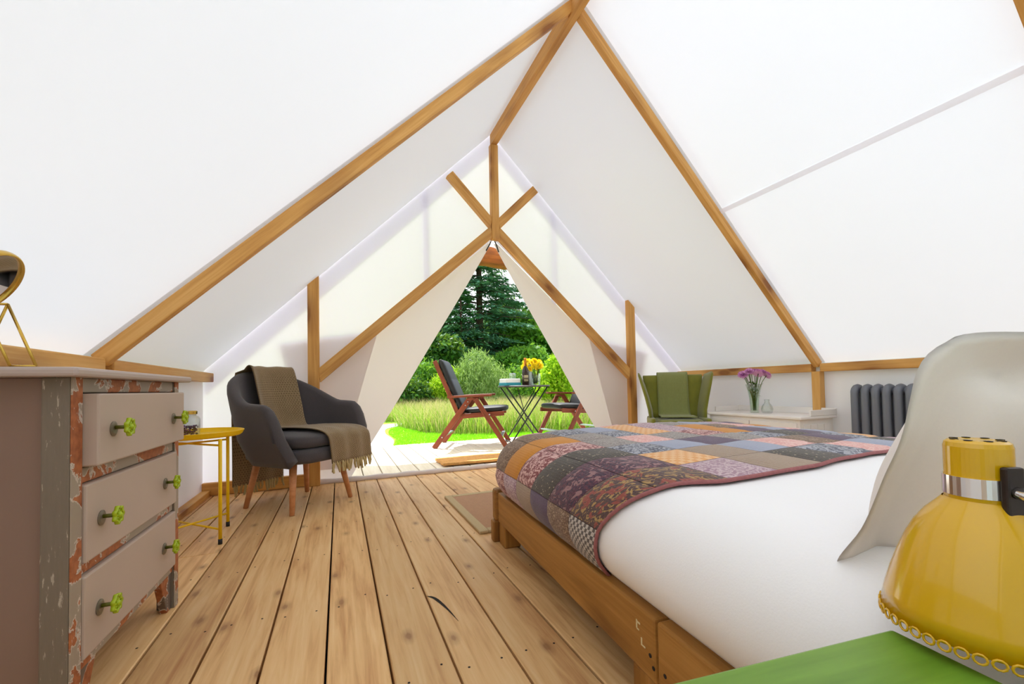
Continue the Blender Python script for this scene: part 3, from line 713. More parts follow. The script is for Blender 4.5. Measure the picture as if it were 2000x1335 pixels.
bb('foot_post', (.004, 1.915, 0), (.004, 1.915, .095), .05, .045, up=(0, 1, 0)); bb('foot_post', (BW-.03, 1.915, 0), (BW-.03, 1.915, .095), .05, .07, up=(0, 1, 0))
bb('head_board', (-.01, -.045, .24), (BW+.01, -.045, .24), .05, .30)
for i in range(11): bb('slat', (.06, .12+.17*i, .205), (BW-.06, .12+.17*i, .205), .09, .02, bev=.002)
for y, z in ((.79, .105), (.80, .125), (.755, .112), (.745, .088)): MB().lathe([(0, 0), (.0045, 0), (.0045, .0006), (0, .0006)], 10, (-.0012, y+.0, z+.02), Vector((-1, 0, 0))).build('screw', 'dark', bed)
for y0, z0, dy, dz in ((.842, .178, .004, .018), (.832, .190, .014, .004), (.836, .176, .008, .003), (.826, .150, .004, .016), (.816, .150, .010, .003)): MB().box((-.0018, y0, z0), (-.0008, y0+dy, z0+dz)).build('scuff_mark', 'cream', bed)
IX0, IX1, IY1 = .125, 1.245, 1.775
RT, ZT = .145, .478
def prof(t):
    q = RT*PI/2
    if t <= 0: return 0., 0.
    if t < q: a = t/RT; return RT*math.sin(a), -RT*(1-math.cos(a))
    s = t-q; return RT-.062*(s/.118)**1.7+.006*math.sin(min(1, s/.118)*PI), -RT-s
TMAX = RT*PI/2+.118
def drape(a, b, off=0., wr=1.):
    qx = min(max(a, IX0), IX1); qy = min(b, IY1); ox, oy = a-qx, b-qy; t = math.hypot(ox, oy); t2 = min(t, TMAX)
    if t > 1e-6: dx, dy = ox/t, oy/t
    else: dx = dy = 0
    Xo, Zo = prof(t2)
    cu = max(0, (qx-IX0)*(IX1-qx)/.3136); crown = .022*cu
    k = min(1, t2/(RT*1.2)); nx, ny, nz = dx*k, dy*k, math.sqrt(max(0, 1-k*k))
    w = wr*(.006*noise.noise(Vector((a*3.1, b*2.3, 0)))+.0025*noise.noise(Vector((a*9, b*7, 3))))
    return Vector((qx+dx*Xo+nx*(off+w), qy+dy*Xo+ny*(off+w), ZT+crown+Zo+nz*(off+w)))
A0, A1, B1 = IX0-TMAX, IX1+TMAX, IY1+TMAX
mt = MB()
R = []
for z, s in ((.215, .97), (.23, 1), (.40, 1), (.43, .97), (.445, .9)): R.append([(.685+x*.60*s, .95+y*.93*s, z) for x, y, _ in sq(1, 0, 48, 10)])
mto = loft(R).build('mattress', 'linen', smooth=True); mto.matrix_world = BM; tag(mto, 'plain white mattress under the bedding on the timber bed frame', 'mattress')
MB_d = MB().grid(lambda u, v: drape(A0+(A1-A0)*u, .0+1.25*v), 54, 40); duo = MB_d.build('white_duvet', 'linen', smooth=True); duo.matrix_world = BM
tag(duo, 'smooth white duvet cover on the bed between pillows and quilt', 'duvet')
# patchwork quilt
qu = empty('patchwork_quilt', BO, BR, label='multicoloured patchwork quilt spread over the foot of the bed', cat='quilt')
def b0(a): return float(np.interp(a, [A0, IX0-.20, IX0-.08, IX0+.05, .45, .9, 1.25, A1], [.99, .95, .84, .77, .76, .84, .95, 1.03]))
def qmap(a, tb): return a, b0(a)+(B1-b0(a))*tb
NA, NB = 13, 8
MB().grid(lambda u, v: drape(*qmap(A0+(A1-A0)*u, v), off=.006), 60, 36).build('backing', plain('quilt_backing', srgb(120, 88, 92), .9), qu, smooth=True)
def patchmat(name, base, c2, kind, sc, c3=None, amt=.5):
    if kind in ('scroll', 'dots'): sc *= .72
    t = NT(name); v = t.coords('UV', (1, 1, 1)); 
    nz_ = t.noise(v, 40, 2)
    if kind == 'dots': f = t.ramp(t.voro(v, sc)['Distance'], [(.16, (1,)*3), (.24, (0,)*3)])
    elif kind == 'scroll': f = t.ramp(t.noise(v, sc, 3, .5, 2.2), [(amt-.02, (0,)*3), (amt+.02, (1,)*3)])
    elif kind == 'floral': f = t.ramp(t.voro(v, sc)['Distance'], [(.25, (1,)*3), (.32, (.2,)*3), (.5, (0,)*3)])
    elif kind == 'check':
        ck = t.n('TexChecker'); ck.inputs['Scale'].default_value = sc; t.l(t.coords('UV', rand=False), ck.inputs['Vector']); f = ck.outputs['Fac']
    else: f = t.noise(v, sc, 4, .6)
    c = t.mix(f, base, c2)
    if c3: c = t.mix(t.ramp(t.noise(v, sc*.8, 2, .5, 1), [(.56, (0,)*3), (.60, (1,)*3)]), c, c3)
    c = t.mix(.18, c, t.mix(nz_, base, c2)); pass
    # running quilting stitches pucker the cloth
    w = t.n('TexWave'); w.inputs['Scale'].default_value = 5; w.inputs['Distortion'].default_value = 1; t.l(t.coords('UV', rand=False), w.inputs['Vector'])
    hgt = t.math('ADD', t.math('MULTIPLY', w.outputs['Fac'], .3), nz_)
    t.pbsdf(c, .85, 0, t.bump(hgt, .5, .004), Sheen_Weight=.22, Sheen_Roughness=.4); return t.m
PM = [patchmat('patch_ochre', srgb(196, 122, 24), srgb(214, 146, 52), 'noise', 30),
      patchmat('patch_red_scroll', srgb(126, 54, 58), srgb(226, 184, 176), 'scroll', 9),
      patchmat('patch_dark_dot', srgb(62, 56, 54), srgb(176, 160, 136), 'dots', 16),
      patchmat('patch_maroon', srgb(104, 60, 72), srgb(66, 50, 66), 'scroll', 14, srgb(160, 120, 120)),
      patchmat('patch_dark_floral', srgb(70, 48, 58), srgb(176, 140, 84), 'scroll', 8, srgb(150, 66, 62), .56),
      patchmat('patch_brown_dash', srgb(112, 84, 66), srgb(172, 146, 120), 'scroll', 18, None, .55),
      patchmat('patch_purple', srgb(84, 66, 88), srgb(112, 92, 112), 'noise', 22),
      patchmat('patch_check', srgb(74, 62, 60), srgb(196, 184, 172), 'check', 14),
      patchmat('patch_slate_scroll', srgb(70, 72, 88), srgb(176, 176, 184), 'scroll', 10),
      patchmat('patch_blue_grey', srgb(150, 156, 178), srgb(172, 174, 190), 'noise', 26),
      patchmat('patch_peach', srgb(226, 160, 96), srgb(236, 190, 140), 'check', 10),
      patchmat('patch_pink', srgb(222, 156, 150), srgb(236, 196, 186), 'scroll', 12),
      patchmat('patch_grey_tweed', srgb(130, 120, 116), srgb(174, 164, 158), 'scroll', 20),
      patchmat('patch_mauve_floral', srgb(158, 122, 138), srgb(206, 182, 186), 'scroll', 12),
      patchmat('patch_taupe', srgb(150, 126, 106), srgb(176, 154, 134), 'noise', 18)]
lay = {(0, 0): 7, (1, 0): 4, (2, 0): 4, (3, 0): 13, (0, 1): 5, (1, 1): 3, (2, 1): 3, (3, 1): 10, (4, 0): 14, (4, 1): 14, (0, 2): 6, (1, 2): 2, (2, 2): 2, (3, 2): 8, (4, 2): 9, (5, 2): 6, (0, 3): 14, (1, 3): 1, (2, 3): 1, (3, 3): 12, (4, 3): 11, (5, 3): 12, (0, 4): 13, (1, 4): 0, (2, 4): 0, (3, 4): 12, (4, 4): 8, (0, 5): 1, (1, 5): 5, (2, 5): 5, (0, 6): 2, (1, 6): 5, (5, 5): 10, (6, 5): 13, (7, 4): 0, (6, 3): 1, (8, 3): 6}
prev = {}
for i in range(NA):
    for j in range(NB):
        a0, a1 = A0+(A1-A0)*i/NA, A0+(A1-A0)*(i+1)/NA; v0, v1 = j/NB, (j+1)/NB
        def pf(u, v):
            e = min(u, 1-u, v, 1-v); puff = .011+.006*min(1, e/.22)**.6
            uu_, vv_ = .006+.988*u, .006+.988*v
            return drape(*qmap(a0+(a1-a0)*uu_, v0+(v1-v0)*vv_), off=puff)
        k = lay.get((i, j))
        while k is None or (k in (prev.get((i-1, j)), prev.get((i, j-1))) and (i, j) not in lay): k = random.choice([0, 1, 2, 3, 5, 6, 8, 8, 9, 9, 10, 11, 12, 12, 13, 13, 14, 11])
        prev[(i, j)] = k
        MB().grid(pf, 6, 6).build('patch', PM[k], qu, smooth=True)
MB().tube([drape(*qmap(A0+(A1-A0)*k/80, 0.0), off=.010) for k in range(81)], .0045, 8).build('binding', plain('quilt_binding', srgb(156, 96, 96), .9, nz=.3, nscale=120), qu, smooth=True)
# pillows
def pillow(name, w, h, t, fl, mat, label, wob=0.):
    def side(sg):
        def fn(u, v):
            x, z = (2*u-1), (2*v-1)
            pin = 1-.05*(x*x)*(1-z*z)*0; W_, H_ = w/2+fl, h/2+fl
            rc = ((abs(x)**7+abs(z)**7)**(1/7)/max(abs(x), abs(z))) if abs(x)+abs(z) > 1e-6 else 1; X = x*W_/rc; Zz = z*H_/rc
            bx = max(0, 1-(abs(x)*W_/(w/2))**3.2); bz = max(0, 1-(abs(z)*H_/(h/2))**3.2)
            rim = max(abs(x), abs(z)); d = t/2*(bx*bz)**.42+.002*(1-rim**12)
            wv = .010*math.sin(x*7+z*3)+.012*noise.noise(Vector((x*2+w, z*2, 1)))
            edge = max(abs(X)-w/2, abs(Zz)-h/2, 0)/max(fl, .001)
            return Vector((X, sg*d+wv*(.3+.9*edge)*(1 if fl else .5), Zz+H_))
        return fn
    b = MB(); b.grid(side(1), 40, 32); b.grid(side(-1), 40, 32, False); b.uv = None
    me_ = b.build(name, mat, smooth=True, recalc=False)
    bm = bmesh.new(); bm.from_mesh(me_.data); bmesh.ops.remove_doubles(bm, verts=bm.verts, dist=.00012); bmesh.ops.recalc_face_normals(bm, faces=bm.faces); bm.to_mesh(me_.data); bm.free()
    me_.data.polygons.foreach_set('use_smooth', [True]*len(me_.data.polygons)); tag(me_, label, 'pillow'); return me_
p1 = pillow('standing_pillow', .62, .255, .125, .055, 'pillow', 'pale grey flanged pillow standing upright at the head of the bed')
p1.matrix_world = BM @ Matrix.Translation((.405, .475, .424)) @ Matrix.Rotation(math.radians(24), 4, 'X')
p2 = pillow('back_pillow', .64, .33, .17, .0, 'pillow_shade', 'shade-toned tan pillow propped behind the standing pillow at the bed head')
p2.matrix_world = BM @ Matrix.Translation((.46, .20, .46)) @ Matrix.Rotation(math.radians(22), 4, 'X')

# ------------------------------------------------------------------ green nightstand
na = math.radians(-7); ns = empty('nightstand', (.290, .082, 0), na, label='green painted wooden bedside table in the foreground beside the bed', cat='bedside table')
def nb(name, lo, hi, bev=.003): 
    lo = Vector(lo); hi = Vector(hi); c = (lo+hi)/2; o = MB().box(lo-c, hi-c).build(name, 'green', ns, bev); o.location = c; return o
nb('top', (-.20, -.19, .43), (.20, .19, .45)); nb('shelf', (-.17, -.16, .15), (.17, .16, .168))
for x in (-.18, .145):
    for y in (-.17, .135): nb('leg', (x, y, 0), (x+.035, y+.035, .43))
for y in (-.165, .15): nb('apron', (-.145, y, .36), (.145, y+.015, .43))
for x in (-.175, .16): nb('apron', (x, -.135, .36), (x+.015, .135, .43))
# ------------------------------------------------------------------ yellow lamp
LX, LY = .566, .198
la = empty('reading_lamp', (LX, LY, 0), label='mustard yellow enamel reading lamp with scalloped shade and chrome band', cat='lamp')
zt = .641
tilt = Matrix.Rotation(math.radians(0), 3, 'Y')
SH = [(.0255, zt-.056), (.0305, zt-.062), (.0385, zt-.071), (.0470, zt-.084), (.0540, zt-.099), (.0605, zt-.117), (.0665, zt-.136), (.0718, zt-.156), (.0755, zt-.174)]
sh = MB().lathe(SH+[(r-.0016, z+.0004) for r, z in SH[::-1]], 72)
sh.f = sh.f[:-2]
sh.build('shade', 'lamp', la, smooth=True)
scb = MB(); zr_ = zt-.175
for k in range(44):
    a = 2*PI*k/44; c = Vector((0.0756*math.cos(a), 0.0756*math.sin(a), zr_-.001)); t_ = Vector((-math.sin(a), math.cos(a), 0))
    scb.tube([c+(t_*math.cos(q)+Vector((0, 0, 1))*math.sin(q))*.0042 for q in [2*PI*i/10 for i in range(10)]], .0011, 6, closed=True)
scb.build('scalloped_rim', 'lamp', la, smooth=True)
MB().lathe([(.0235, zt-.033), (.0235, zt-.006), (.0225, zt-.002), (.020, zt), (.017, zt+.0005), (0, zt-.001)], 48).build('cap', 'lamp', la, smooth=False)
hb = MB()
for k in range(8):
    a = 2*PI*k/8; hb.lathe([(0, 0), (.0032, 0), (.0032, .0008), (0, .0008)], 12, (.0165*math.cos(a), .0165*math.sin(a), zt+.0))
hb.build('vent_hole', 'dark', la)
MB().lathe([(.0240, zt-.052), (.0252, zt-.052), (.0252, zt-.034), (.0240, zt-.034)], 48).build('chrome_band', 'chrome', la, smooth=False)
MB().lathe([(.0238, zt-.057), (.0245, zt-.050), (.0238, zt-.033)], 48).build('neck', 'lamp', la, smooth=False)
bd = Vector((-.10, -1, 0)).normalized()   # the bracket sits on the side towards the foreground
bd = Vector((-.40, -.92, 0)).normalized(); bs = Vector((-bd.y, bd.x, 0))
bk = MB(); MBm = Matrix((bs, bd, Vector((0, 0, 1)))).transposed().to_4x4(); MBm.translation = bd*.026+Vector((0, 0, zt-.043))
bk.box((-.008, -.002, -.024), (.008, .005, .022), MBm); bk.build('bracket', 'iron', la, .002)
a0_ = bd*.03+Vector((0, 0, zt-.043))
ar = cr([a0_, a0_+bd*.035+Vector((.0, 0, -.001)), Vector((-.06, -.20, zt-.03)), Vector((-.13, -.245, zt-.03))], 6)
MB().tube(ar, .0055, 12).build('arm', 'chrome', la, smooth=True)
MB().tube([Vector((-.13, -.245, zt-.02)), Vector((-.13, -.245, .465))], .006, 12).build('stem', 'chrome', la, smooth=True)
MB().lathe([(0, .4505), (.05, .4505), (.05, .458), (.02, .468), (0, .468)], 32, (-.13, -.245, 0)).build('base', 'lamp', la, smooth=False)

# ------------------------------------------------------------------ rugs
rg = empty('sisal_rug', (1.24, 2.27, 0), label='woven sisal rug with pale border at the foot of the bed', cat='rug')
MB().grid(lambda u, v: (-.585+1.17*u, -.325+.65*v, .009), 2, 2).build('weave', 'coir', rg, solid=.008)
for lo, hi in (((-.625, -.363, .001), (-.58, .363, .0155)), ((.58, -.363, .001), (.625, .363, .0155)), ((-.58, -.363, .001), (.58, -.32, .0155)), ((-.58, .32, .001), (.58, .363, .0155))): MB().box(lo, hi).build('border', 'rug_border', rg, .004)
dm = MB()
def dmf(u, v):
    return (-.45+.9*u, -.175+.35*v, .022+.004*math.sin(v*PI*6)+.003*noise.noise(Vector((u*9, v*9, 0))))
dm.grid(dmf, 30, 24)
dmo = dm.build('coir_doormat', 'doormat', smooth=True, solid=.02); dmo.location = (1.30, 3.83, .0); tag(dmo, 'shaggy orange coir doormat on the deck outside the tent door', 'doormat')

# ------------------------------------------------------------------ deck chairs (side profile x forward, near side y=-)
def deck_chair(loc, rz, label, mirror=1):
    c = empty('deck_chair', loc, rz, label=label, cat='deck chair', group='reclining deck chairs')
    B = lambda nm, p, q, w, h, up=(0, 0, 1), mat='teak': beam(nm, p, q, w, h, mat, c, up, .004)
    for s in (-1, 1):
        y = s*.27
        B('rear_leg', (.0, y, .0), (.43, y, .575), .028, .062); B('front_leg', (.86, y+s*.03, 0), (.50, y+s*.03, .575), .028, .055)
        B('back_post', (.30, y-s*.03, .36), (.015, y-s*.03, 1.03), .026, .05, up=(1, 0, 0))
        B('arm_rest', (.17, y+s*.01, .60), (.69, y+s*.01, .615), .07, .026); B('seat_rail', (.33, y-s*.03, .37), (.83, y-s*.03, .40), .026, .055)
        B('arm_block', (.40, y, .575), (.54, y, .578), .03, .03)
        for px, pz in ((.10, .13), (.41, .54), (.38, .50), (.50, .54), (.66, .385), (.80, .12)): MB().lathe([(0, 0), (.009, 0), (.006, .004), (0, .005)], 8, (px, y-.018 if s < 0 else y+.018, pz), Vector((0, s, 0))).build('bolt', 'steel', c)
    B('stretcher', (.12, -.26, .15), (.12, .26, .15), .04, .02, mat='pale_metal'); B('stretcher', (.79, -.28, .13), (.79, .28, .13), .04, .02, mat='pale_metal')
    for i in range(6): t = .12+.155*i; B('back_slat', (.30-.285*t, -.225, .36+.67*t), (.30-.285*t, .225, .36+.67*t), .016, .05, up=(-.39, 0, .92))
    for i in range(6): B('seat_slat', (.38+.082*i, -.225, .392+.005*i), (.38+.082*i, .225, .392+.005*i), .055, .016)
    bm_ = loft([[(x*w_, y*.24, z) for x, y, _ in sq(1, 0, 32, 5)] for z, w_ in ((0, .02), (.01, .035), (.06, .042), (.20, .040), (.21, .037), (.22, .040), (.42, .043), (.43, .039), (.44, .042), (.60, .044), (.66, .040), (.69, .025), (.70, .012))])
    o = bm_.build('back_cushion', 'cushion', c, smooth=True); o.matrix_local = Matrix.Translation((.345, 0, .40)) @ Matrix.Rotation(math.radians(-23), 4, 'Y')
    o = roundpad(.255, .245, 0, .065, .025, 5, .012).build('seat_cushion', 'cushion', c, smooth=True); o.matrix_local = Matrix.Translation((.615, 0, .408)) @ Matrix.Rotation(math.radians(-3), 4, 'Y')
    MB().tube([(.055, -.24, .93), (.055, .24, .93)], .008, 6).build('cushion_tie', 'black', c, smooth=True)
    return c
a_ = math.radians(-24.6)
fwd = Vector((math.cos(a_), math.sin(a_), 0)); lft = Vector((-math.sin(a_), math.cos(a_), 0))
deck_chair(Vector((1.014, 4.846, 0))+lft*.29, a_, 'reclining teak deck chair with black cushions left of the bistro table')
a2 = math.radians(180+8)
deck_chair(Vector((3.36, 4.90, 0)), a2, 'teak deck chair half hidden by the right door flap')
# bistro table
TB = Vector((2.20, 4.88, 0)); bt = empty('bistro_table', TB, math.radians(-8), label='black folding bistro table on the deck between the two chairs', cat='table')
MB().lathe([(0, .700), (.325, .700), (.335, .705), (.335, .716), (.328, .722), (0, .722)], 40).build('table_top', plain('slatted_stone', srgb(66, 60, 60), .5, nz=.3, nscale=10), bt)
for y in (-.16, .16):
    MB().tube([(-.27, y, .70), (.22, y, .0)], .009, 8).build('leg', 'iron_black', bt, smooth=True); MB().tube([(.27, y*.9, .70), (-.22, y*.9, .0)], .009, 8).build('leg', 'iron_black', bt, smooth=True)
for x in (-.22, .22): MB().tube([(x, -.16, .02), (x, .16, .02)], .007, 8).build('foot_bar', 'iron_black', bt, smooth=True)
for x in (-.12, .12): MB().tube([(x, -.14, .69), (-x*.6, .14, .25)], .006, 8).build('strut', 'iron_black', bt, smooth=True)
ZT2 = .7225
bx = empty('picnic_box', TB+Vector((-.20, -.04, ZT2)), .15, label='white and teal box with papers on the bistro table', cat='box')
MB().box((-.12, -.09, 0), (.10, .09, .034)).build('box_base', 'teal', bx, .003); MB().box((-.115, -.085, .034), (.095, .085, .085)).build('lid', 'white', bx, .006)
bo = empty('wine_bottle', TB+Vector((-.03, -.12, ZT2)), 0, label='dark brown bottle with printed label and gold neck on the bistro table', cat='bottle')
MB().lathe([(0, 0), (.040, 0), (.043, .006), (.043, .17), (.036, .205), (.018, .235), (.0155, .26), (0, .26)], 24).build('body', 'bottle', bo, smooth=True)
MB().lathe([(.0175, .24), (.0165, .325), (.018, .33), (.017, .345), (0, .345)], 16).build('neck_foil', 'foil', bo, smooth=True)
MB().lathe([(.0436, .03), (.0436, .13)], 24).build('label_band', 'label', bo, smooth=True)
for z, hh in ((.115, .012), (.095, .018), (.07, .008), (.052, .010)): 
    b = MB(); 
    for k in range(5):
        t0 = -2.35+.26*k; b.add([(.0440*math.cos(t0), .0440*math.sin(t0), z), (.0440*math.cos(t0+.18), .0440*math.sin(t0+.18), z), (.0440*math.cos(t0+.18), .0440*math.sin(t0+.18), z+hh), (.0440*math.cos(t0), .0440*math.sin(t0), z+hh)], [(0, 1, 2, 3)])
    b.build('label_print', 'cream', bo)
fk = empty('metal_flask', TB+Vector((.065, -.03, ZT2)), 0, label='tall pale metal flask behind the brown bottle on the bistro table', cat='flask')
MB().lathe([(0, 0), (.034, 0), (.036, .006), (.036, .17), (.030, .20), (.020, .215), (0, .215)], 20).build('body', 'pale_metal', fk, smooth=True); MB().lathe([(.020, .212), (.026, .218), (.024, .26), (.012, .268), (0, .268)], 18).build('stopper', 'pale_metal', fk, smooth=True)
tv = MB().lathe([(0, 0), (.045, 0), (.055, .01), (.06, .15), (.056, .15), (.051, .012), (0, .008)], 24).build('glass_tumbler', 'glass', smooth=True); tv.location = TB+Vector((.175, .0, ZT2)); tag(tv, 'wide clear glass on the bistro table holding the yellow flowers', 'glass')
for i, dx in enumerate((-.115, -.075)):
    g = empty('wine_glass', TB+Vector((dx, .12+.05*i, ZT2)), label=('wine glass on the bistro table nearer the teal box', 'wine glass on the bistro table nearer the brown bottle')[i], cat='wine glass')
    MB().lathe([(0, 0), (.032, 0), (.030, .004), (.006, .010), (.004, .07), (0, .07)], 18).build('foot_and_stem', 'glass', g, smooth=True); MB().lathe([(.004, .07), (.028, .09), (.036, .12), (.031, .165), (.029, .165), (.034, .12), (.026, .092), (0, .078)], 20).build('bowl', 'glass', g, smooth=True)
ym = petals([(14, .004, .0, .046), (12, .003, .5, .04), (9, .002, 1.0, .03)], .04, 'yflower', 'flower_head')
for i in range(22):
    a = i*2.399; zz = 1-1.5*(i+.5)/22; r = .10*math.sqrt(max(.02, 1-zz*zz)); x, y, z = 1.15*r*math.cos(a)-.05, r*math.sin(a), .25+.075*zz+random.uniform(-.012, .012)
    fl = empty('yellow_flower', TB+Vector((.175, 0, ZT2)), label='yellow bloom in the bouquet on the bistro table', cat='flower', group='yellow flowers on the bistro table')
    h = link('flower_head', ym, None, fl); h.location = (x, y, z); h.rotation_euler = (-y*11, (x+.05)*11, i)
    MB().tube([(x*.2, y*.2, .02), (x*.5, y*.5, .15), (x, y, z)], .003, 5).build('stem', 'stem', fl, smooth=True)

# ------------------------------------------------------------------ ground
GZ = -.12
g = MB().add([(-60, 5.3, GZ-.02), (70, 5.3, GZ-.02), (70, 120, GZ-.02), (-60, 120, GZ-.02)], [(0, 1, 2, 3)]).build('ground', 'soil'); g['kind'] = 'structure'
g2 = MB().add([(-60, -40, GZ-.03), (70, -40, GZ-.03), (70, 5.3, GZ-.03), (-60, 5.3, GZ-.03)], [(0, 1, 2, 3)]).build('ground_behind', 'soil'); g2['kind'] = 'structure'
lw = MB().grid(lambda u, v: (-9+26*u, 5.3+5.4*v, GZ-.004), 2, 2).build('lawn', 'lawn'); lw['kind'] = 'structure'
lw2 = MB().grid(lambda u, v: (-9+26*u, 10.7+.55*v, GZ-.004), 2, 2).build('lawn_strip', 'lawn'); lw2['kind'] = 'structure'
pc = cr([(-.6, 4.6, 0), (.05, 5.8, 0), (.33, 6.9, 0), (.36, 8.2, 0), (.62, 9.35, 0), (1.35, 10.02, 0), (2.6, 10.12, 0), (5, 9.9, 0), (9, 9.6, 0)], 8)
pw = [.52, .50, .47, .44, .38, .30, .20, .25, .4]
b = MB(); vs = []
for i, p in enumerate(pc):
    t = (pc[min(i+1, len(pc)-1)]-pc[max(i-1, 0)]).normalized(); nn = Vector((-t.y, t.x, 0)); w = float(np.interp(i/8, range(9), pw))
    vs += [p+nn*w+Vector((0, 0, GZ+.004)), p-nn*w+Vector((0, 0, GZ+.004))]
b.add(vs, [(2*i, 2*i+1, 2*i+3, 2*i+2) for i in range(len(pc)-1)]); po_ = b.build('garden_path', 'path'); po_['kind'] = 'structure'
def blades(name, pts, h0, h1, w, mat, label, cat, lean=.3):
    n = len(pts); a = rng.uniform(0, 2*PI, n); h = rng.uniform(h0, h1, n); ln = rng.uniform(0, lean, n)*h; b_ = rng.uniform(0, 2*PI, n)
    bx_, by_ = pts[:, 0], pts[:, 1]; dx, dy = np.cos(a)*w, np.sin(a)*w; lx, ly = np.cos(b_)*ln, np.sin(b_)*ln; z0 = np.full(n, GZ-.01)
    V = np.empty((n, 5, 3)); V[:, 0] = np.c_[bx_-dx, by_-dy, z0]; V[:, 1] = np.c_[bx_+dx, by_+dy, z0]
    V[:, 2] = np.c_[bx_+dx*.7+lx*.35, by_+dy*.7+ly*.35, z0+h*.6]; V[:, 3] = np.c_[bx_-dx*.7+lx*.35, by_-dy*.7+ly*.35, z0+h*.6]; V[:, 4] = np.c_[bx_+lx, by_+ly, z0+h]
    return fastmesh(name, V.reshape(-1, 3), [(0, 1, 2, 3), (3, 2, 4)], n, 5, mat, label, cat)
def fastmesh(name, V, faces, n, per, mat, label=None, cat=None, parent=None, kind='stuff'):
    me = bpy.data.meshes.new(name); me.vertices.add(len(V)); me.vertices.foreach_set('co', V.ravel().astype(np.float32))
    tot = [len(f) for f in faces]; fl = np.concatenate([np.array(f) for f in faces]); L = (fl[None, :]+np.arange(n)[:, None]*per).ravel()
    me.loops.add(len(L)); me.loops.foreach_set('vertex_index', L.astype(np.int32)); sizes = np.tile(tot, n); st = np.concatenate([[0], np.cumsum(sizes)[:-1]])
    me.polygons.add(len(sizes)); me.polygons.foreach_set('loop_start', st.astype(np.int32)); me.polygons.foreach_set('loop_total', sizes.astype(np.int32)); me.update(calc_edges=True); me.validate()
    o = link(name, me, mat, parent); 
    if kind: o['kind'] = kind
    return tag(o, label, cat)
M['meadow'] = leafmat('meadow_blades', srgb(96, 150, 36), srgb(176, 192, 84), .4); M['straw'] = leafmat('seed_heads', srgb(196, 180, 116), srgb(222, 196, 160), .4)
M['turf'] = leafmat('turf_blades', srgb(120, 190, 14), srgb(160, 220, 40), .4)
def inmeadow(p):
    x, y = p[:, 0], p[:, 1]
    edge = np.interp(x, [-9, .9, 1.25, 1.45, 2.0, 3.0, 12], [11.3, 11.3, 9.0, 7.8, 7.1, 6.8, 6.6]); keep = y > edge
    onpath = (np.abs(y-10.3) < .55) & (x < 2.2); return keep & ~onpath
p = np.c_[rng.uniform(-5, 12, 150000), rng.uniform(6.3, 14.5, 150000)]; p = p[inmeadow(p)]
blades('meadow_grass', p, .12, .52, .0065, 'meadow', 'tall wild meadow grass beyond the mown lawn', 'grass', 1.0)
p = np.c_[rng.uniform(-5, 12, 60000), rng.uniform(6.6, 14.5, 60000)]; p = p[inmeadow(p)]
blades('seeding_grass', p, .25, .62, .0045, 'straw', 'straw-coloured seed heads standing above the meadow grass', 'grass', .8)
p = np.c_[rng.uniform(-.5, 5, 60000), rng.uniform(5.42, 9.9, 60000)]
pd = np.array([(q.x, q.y) for q in pc]); ok = (np.min(np.hypot(p[:, None, 0]-pd[None, :, 0], p[:, None, 1]-pd[None, :, 1]), axis=1) > .5) & ~inmeadow(p)
blades('lawn_grass', p[ok], .02, .05, .006, 'turf', 'short bright green mown grass of the lawn beside the path', 'grass', .6)

# ------------------------------------------------------------------ shrubs and trees
def leaves(n, blobs, size, asp, up=.3):
    """leaf quads scattered through ellipsoids (cx,cy,cz,rx,ry,rz), denser at the surface"""
    w = np.array([b[3]*b[4]*b[5] for b in blobs])**.67; idx = rng.choice(len(blobs), n, p=w/w.sum()); B = np.array(blobs)[idx]
    d = rng.normal(size=(n, 3)); d /= np.linalg.norm(d, axis=1)[:, None]; r = rng.uniform(.35, 1, n)**.45; C = B[:, :3]+d*B[:, 3:]*r[:, None]
    C += rng.normal(scale=.10, size=(n, 3))*B[:, 3:4]; C[:, 2] += np.abs(rng.normal(scale=.12, size=n))*B[:, 5]*(rng.random(n) < .35)
    ax = rng.normal(size=(n, 3)); ax[:, 2] += up*2; ax /= np.linalg.norm(ax, axis=1)[:, None]; sd_ = np.cross(ax, rng.normal(size=(n, 3))); sd_ /= np.linalg.norm(sd_, axis=1)[:, None]
    s = size*rng.uniform(.6, 1.4, n)[:, None]; V = np.empty((n, 4, 3)); V[:, 0] = C-ax*s; V[:, 1] = C+sd_*s*asp; V[:, 2] = C+ax*s; V[:, 3] = C-sd_*s*asp
    return V.reshape(-1, 3)
def bush(name, loc, blobs, n, size, asp, mat, label, cat='shrub', trunk=None, up=.3):
    t = empty(name, loc, label=label, cat=cat)
    V = leaves(n, blobs, size, asp, up); fastmesh('foliage', V, [(0, 1, 2, 3)], n, 4, mat, parent=t, kind='stuff')
    tr = MB(); top_ = max(b[2] for b in blobs); 
    for k in range(7):
        bl = blobs[k % len(blobs)]; tr.tube(cr([(random.uniform(-.05, .05), random.uniform(-.05, .05), -.02), (bl[0]*.4, bl[1]*.4, bl[2]*.5), (bl[0]*.9+random.uniform(-.2, .2)*bl[3], bl[1]*.9+random.uniform(-.2, .2)*bl[4], bl[2]+bl[5]*.4)], 3), [.03*(trunk or 1)]*4+[.012*(trunk or 1)]*3, 6)
    tr.build('branches', 'bark', t, smooth=True); return t
M['lf_willow'] = leafmat('willow_leaf', srgb(92, 130, 60), srgb(168, 196, 120), .4); M['lf_dark'] = leafmat('dark_leaf', srgb(28, 74, 26), srgb(70, 124, 40), .3)
M['lf_lime'] = leafmat('lime_leaf', srgb(130, 180, 20), srgb(190, 220, 50), .5); M['lf_mid'] = leafmat('mid_leaf', srgb(56, 116, 30), srgb(112, 168, 54), .4)
M['lf_con'] = leafmat('conifer_needle', srgb(34, 94, 62), srgb(96, 158, 94), .2); M['lf_con2'] = leafmat('conifer_needle_blue', srgb(40, 100, 78), srgb(106, 166, 124), .2)
